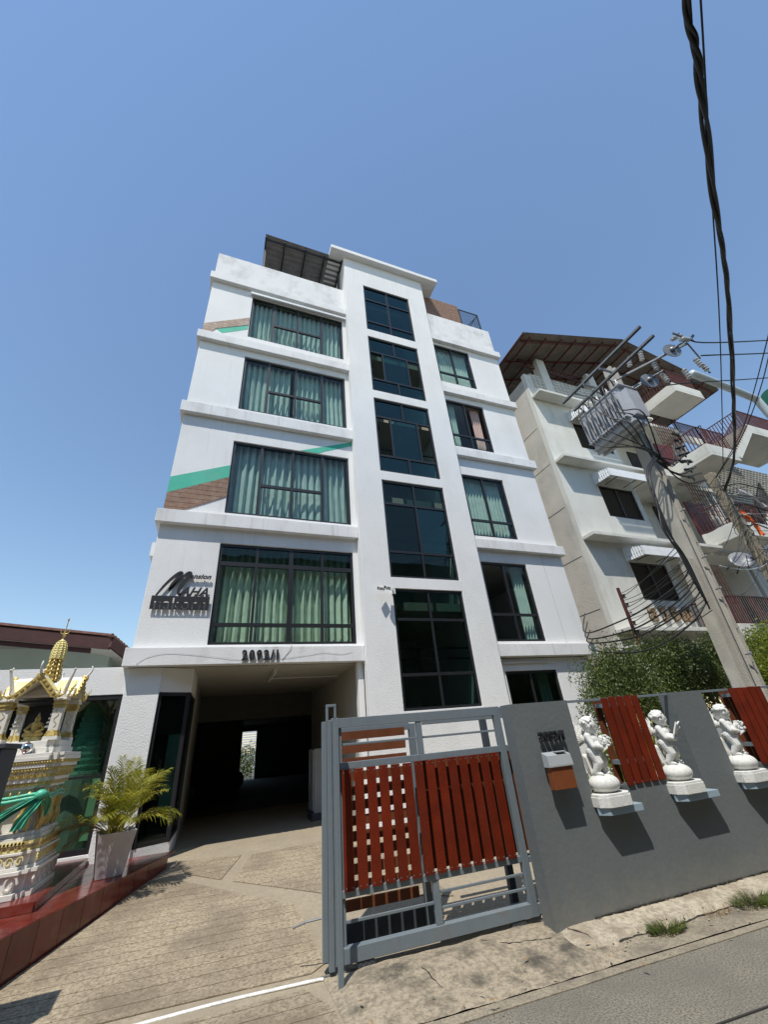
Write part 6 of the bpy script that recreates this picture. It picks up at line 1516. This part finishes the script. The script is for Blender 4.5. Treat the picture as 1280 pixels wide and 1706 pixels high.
# heavy twisted bundle passing overhead, with a thin wire beside it
BP = spline([(2.55,-.62,6.4),(2.9,-.26,6.5),(3.41,-.02,6.5),(4.78,.6,6.8),(6.46,1.39,7.0),(9.19,2.82,7.3),(12.28,4.63,7.4),(13.9,5.9,7.35)],16)
bd = empty('cable_bundle', tuple(BP[0]), 0, 'thick twisted bundle of black cables crossing the sky from the top of the picture', 'cable bundle')
for s_ in range(3):
    mb = MB(); pts = []
    for i,p in enumerate(BP):
        d = (BP[min(i+1,len(BP)-1)]-BP[max(0,i-1)]).normalized(); x_ = d.cross(Vector((0,0,1))).normalized(); y_ = x_.cross(d); a = i*.33+s_*2.09+.6*math.sin(i*.21); rr = .020+.008*math.sin(i*.17+s_)
        pts.append(p-BP[0]+(x_*math.cos(a)+y_*math.sin(a))*rr)
    mb.tube(pts,.0175,7); mb.build('strand', M['cable'], bd, smooth=True)
cable([(3.2,-.8,8.0),(3.94,-.39,8.0),(5.69,.65,8.0),(8.6,2.37,8.0),(14.0,5.7,8.0)], .011, 'thin wire running beside the twisted cable bundle')
cable([(9.3,1.75,8.1),(9.61,2.06,8.0),(11.0,3.1,8.0),(12.4,4.3,7.9),(13.8,5.9,7.8)], .012, 'left hand one of two thin wires dropping to the older pole')
cable([(9.4,1.72,8.1),(9.75,2.05,8.0),(11.2,3.1,8.0),(12.6,4.4,7.9),(13.9,6.0,7.8)], .012, 'right hand one of two thin wires dropping to the older pole')
# low voltage leads drooping from the transformer to the pole spreaders
rr = random.Random(4)
lead_where = ['nearest the far end','second from the far end','third along the tank','fourth along the tank','fifth along the tank','beside the pole','nearest the near end']
for k in range(7):
    y = 5.0-k*.15; jx = rr.uniform(-.06,.06); jz = rr.uniform(-.25,.25)
    cable([(7.69,y,8.10),(7.58,y+jx,8.24),(7.46,y-.02,8.02),(7.42,y-.05,7.5+jz),(7.43+jx,y-.25-.1*k*.3,6.95+jz*.6),(7.7+.06*k,4.15+jx,6.45-.05*k+jz*.5),(8.2+.03*k,4.08,6.2-.07*k+jz),(8.75+.06*k,4.05,6.7-.16*k)], .0135, 'black lead drooping from the transformer terminal '+lead_where[k], group='transformer leads')
for k in range(7):
    z = 6.9-.2*k; x = 8.85-.05*k
    mb = MB(); mb.tube([(-.10,0,0),(.16,-.03,.04)],.022,6); mb.ell((-.05,0,.01),(.05,.03,.035),8,6); mb.ell((.1,-.02,.03),(.05,.03,.03),8,6); mb.ell((.03,-.04,-.04),(.02,.02,.05),6,5)
    o = mb.build('cable_clamp', M['cable'], None, loc=(x,4.05,z), rot=(0,.2*math.sin(k*2),.3*math.cos(k))); tag(o,('topmost','second','third','fourth','fifth','sixth','lowest')[k]+' black moulded cable clamp stacked on the right side of the concrete pole','clamp','cable clamps on the concrete pole')
for k in range(5): # big loops going down the left of the pole
    a_, b2, c2 = rr.uniform(-.12,.12), rr.uniform(-.12,.12), rr.uniform(-.2,.2)
    cable([(8.3-.05*k,4.12,6.45-.12*k),(7.75+a_*.5,4.08,6.0+b2*.5),(7.25+a_*.7,4.05,5.5+b2*.6),(7.06+b2*.8,4.05,4.9),(7.03+c2*.5,4.05,4.35),(7.07+.03*k,4.05,3.8),(7.10+.015*k,4.05,3.35-.10*k)], .013+.003*(k%2), ('innermost','second','third','fourth','outermost')[k]+' heavy black cable looping down the left side of the concrete pole', group='cables looping down the pole')
for k,(wh,a_) in enumerate((('uppermost',0),('second',.05),('third',.03),('lowest',.12))):
    cable([(7.14,4.06,3.62-.19*k),(6.98,4.25,3.42-.18*k-a_*.5),(6.86,4.8,3.22-.17*k-a_),(6.95,5.5,3.15-.15*k-a_),(7.4,6.8,3.25-.10*k-a_*.5),(8.95,8.05,4.05-.22*k)], .015, wh+' twisted service cable sweeping from the pole to the white block', group='service cables to the white block')
bkt = empty('wall_cable_rack', (9.95,7.6,3.4), 0, 'rusty cable rack with spools at the corner of the cream block', 'bracket')
mb = MB(); mb.box(-.03,.03,-.03,.03,-.6,1.25); mb.build('post', M['redsteel'], bkt)
for k in range(6): mb = MB(); mb.lathe([(.05,-.05),(.03,-.02),(.03,.02),(.05,.05)],10,(.06,-.05,-.2+k*.24)); mb.build('spool', M['porcelain'] if k%3==0 else M['cable'], bkt)
for k in range(16):
    z0 = 4.5-.10*k; z1 = 5.4-.10*k+.25*math.sin(k*1.7)
    P = catenary((10.0,7.6,z0),(7.12+.01*k,4.08,z1*.62+.62), .05+.05*rr.random(), 10)
    cable(P, .0055+.003*rr.random(), 'thin telephone wire between the cable rack and the concrete pole', group='thin wires between rack and pole', n=4, sp=False)
mb = MB(); mb.tube(spline([(-.75,0,0),(-.4,-.02,.10),(-.1,0,.14),(.05,0,.02),(0,0,-.12)],5),.03,7); o = mb.build('lamp_arm', M['porcelain'], None, loc=(9.75,7.5,2.95), smooth=True); tag(o,'short pale pipe lamp arm at the foot of the cable rack','lamp arm')
# older pole with wire tangle
OP = empty('old_pole', (14.05,6,0), 0, 'weathered older concrete pole wrapped in tangled wires near the right edge', 'utility pole')
mb = MB(); mb.bar((0.15,0,0),(-.25,0,8.0),.25,.22); mb.build('shaft', M['pole_old'], OP)
mb = MB()
for k in range(16):
    z = 4.6+k*.21; ph = rr.uniform(0,6.28); q = .15+.1*rr.random(); cx = .15-.4*z/8
    mb.tube(spline([(cx+q*math.cos(ph+t),-.02+q*math.sin(ph+t)*.95,z+.12*math.sin(t*1.3+k)) for t in [i*.9 for i in range(7)]],3),.009,4)
mb.build('wire_wrap', M['cable'], OP)
for k in range(5): 
    z = 7.6-.35*k; mb = MB(); mb.tube(spline([(-.25,0,z),(-.05,-.15,z-.1),(.25,-.2,z-.05),(.7+.2*k,-.2,z+.05-.1*k),(1.6+.2*k,-.3,z-.1-.15*k)],4),.02,5); mb.build('cable_tail', M['cable_grey'] if k%2 else M['cable'], OP)
for k in range(14):
    a = (13.75,5.85,7.7-.26*k); b_ = (8.6+.02*k,4.35,5.2-.22*k+.3*math.sin(k)); 
    cable(catenary(a,b_,.1+.25*rr.random(),12), .006+.004*rr.random(), 'thin wire strung between the two poles', group='thin wires between the poles', n=4, sp=False)
for k in range(14):
    a = (13.85,5.85,7.6-.28*k); b_ = (18+rr.random()*2,4.5-rr.random(),8.5-.35*k+rr.random()); cable(catenary(a,b_,.2+.3*rr.random(),12), .008, 'wire leaving the older pole towards the right edge', m=M['cable_grey'] if k%4==0 else None, group='wires leaving the older pole', n=4, sp=False)
cable(catenary((13.7,5.85,4.9),(8.6,4.35,3.9),.12,12), .012, 'pale sagging wire between the two poles', m=M['lamp'], n=5, sp=False)
# lamp arm and green disc at the right edge
la = empty('street_lamp', (18.2,5.0,0), 0, 'pale blue grey street lamp arm bending down at the right edge', 'street lamp')
mb = MB(); mb.tube(spline([(-4.3,0,11.5),(-3.2,0,11.42),(-1.17,0,11.22),(-.95,0,11.05),(-.7,0,10.0),(0,0,8.2)],5),.12,12); mb.build('arm', M['lamp'], la, smooth=True)
mb = MB(); mb.tube([(0,0,0),(0,0,8.3)],.13,12); mb.build('shaft', M['lamp'], la)
mb = MB(); mb.lathe([(.02,-.02),(.42,-.02),(.42,.02),(.02,.02)],28,axis=Vector((-.85,-.25,-.3)).normalized().to_track_quat('Z','Y').to_matrix()); o = mb.build('round_sign', M['green_sign'], None, loc=(18.5,4.9,11.55)); tag(o,'round green sign cut by the right edge of the picture','sign')

# ================================================================= ACROSS THE STREET (seen only in the glass; the building also cuts sky light)
OB = empty('opposite_building', (4,-4.4,0), 0, 'unseen brown rendered row building across the narrow street, set close and tall to cut sky light, reflected in the dark windows', 'building')  # out of view; placed near, tall and dark to block sky light and bounce
mb = MB(); grid_wall(mb, -.2,.2,(-20,26),(0,10.5),[(-18+i*3.2,-16.4+i*3.2,1.0+j*3.3,2.6+j*3.3) for i in range(13) for j in range(3)]); mb.box(-20,26,-7,-.2,10.5,10.7); mb.box(-20,26,-7,-6.8,0,10.5); mb.build('wall', M['opp'], OB)
for i in range(13):
    for j in range(3):
        mb = MB(); mb.box(-18+i*3.2,-16.4+i*3.2,-.19,-.15,1.0+j*3.3,2.6+j*3.3); mb.build('window', M['frame'], OB)
def tree(loc, h, r_, seed, label):
    T_ = empty('street_tree', loc, 0, label, 'tree'); q = random.Random(seed); mb = MB(); mb.tube([(0,0,0),(.1,0,h*.4),(.0,.1,h*.75)],.18,8,r1=.06)
    for k_ in range(7): a = q.uniform(0,6.28); mb.tube([(.05,.05,h*.45),(r_*.6*math.cos(a),r_*.6*math.sin(a),h*.75)],.06,6,r1=.02)
    mb.build('trunk', M['bark'], T_)
    vs,fs=[],[]; L_ = [Vector((q.gauss(0,.45)*r_,q.gauss(0,.45)*r_,h*.75+q.gauss(0,.16)*h)) for _ in range(22)]
    for i in range(6000):
        l = q.choice(L_); p = l+Vector((q.gauss(0,.2),q.gauss(0,.2),q.gauss(0,.17)))*r_; a = Vector((q.gauss(0,1),q.gauss(0,1),q.gauss(0,1))).normalized(); b = a.orthogonal().normalized(); e = a.cross(b); k = len(vs); vs += [tuple(p-b*.1),tuple(p+e*.05),tuple(p+b*.1),tuple(p-e*.05)]; fs.append((k,k+1,k+2,k+3))
    me = bpy.data.meshes.new('crown'); me.from_pydata(vs,[],fs); me.materials.append(M['leaf']); part('crown', me, T_)
tree((7.4,-2.4,0),8.2,1.5,1,'leafy tree standing across the street to the right, reflected in the stair window')
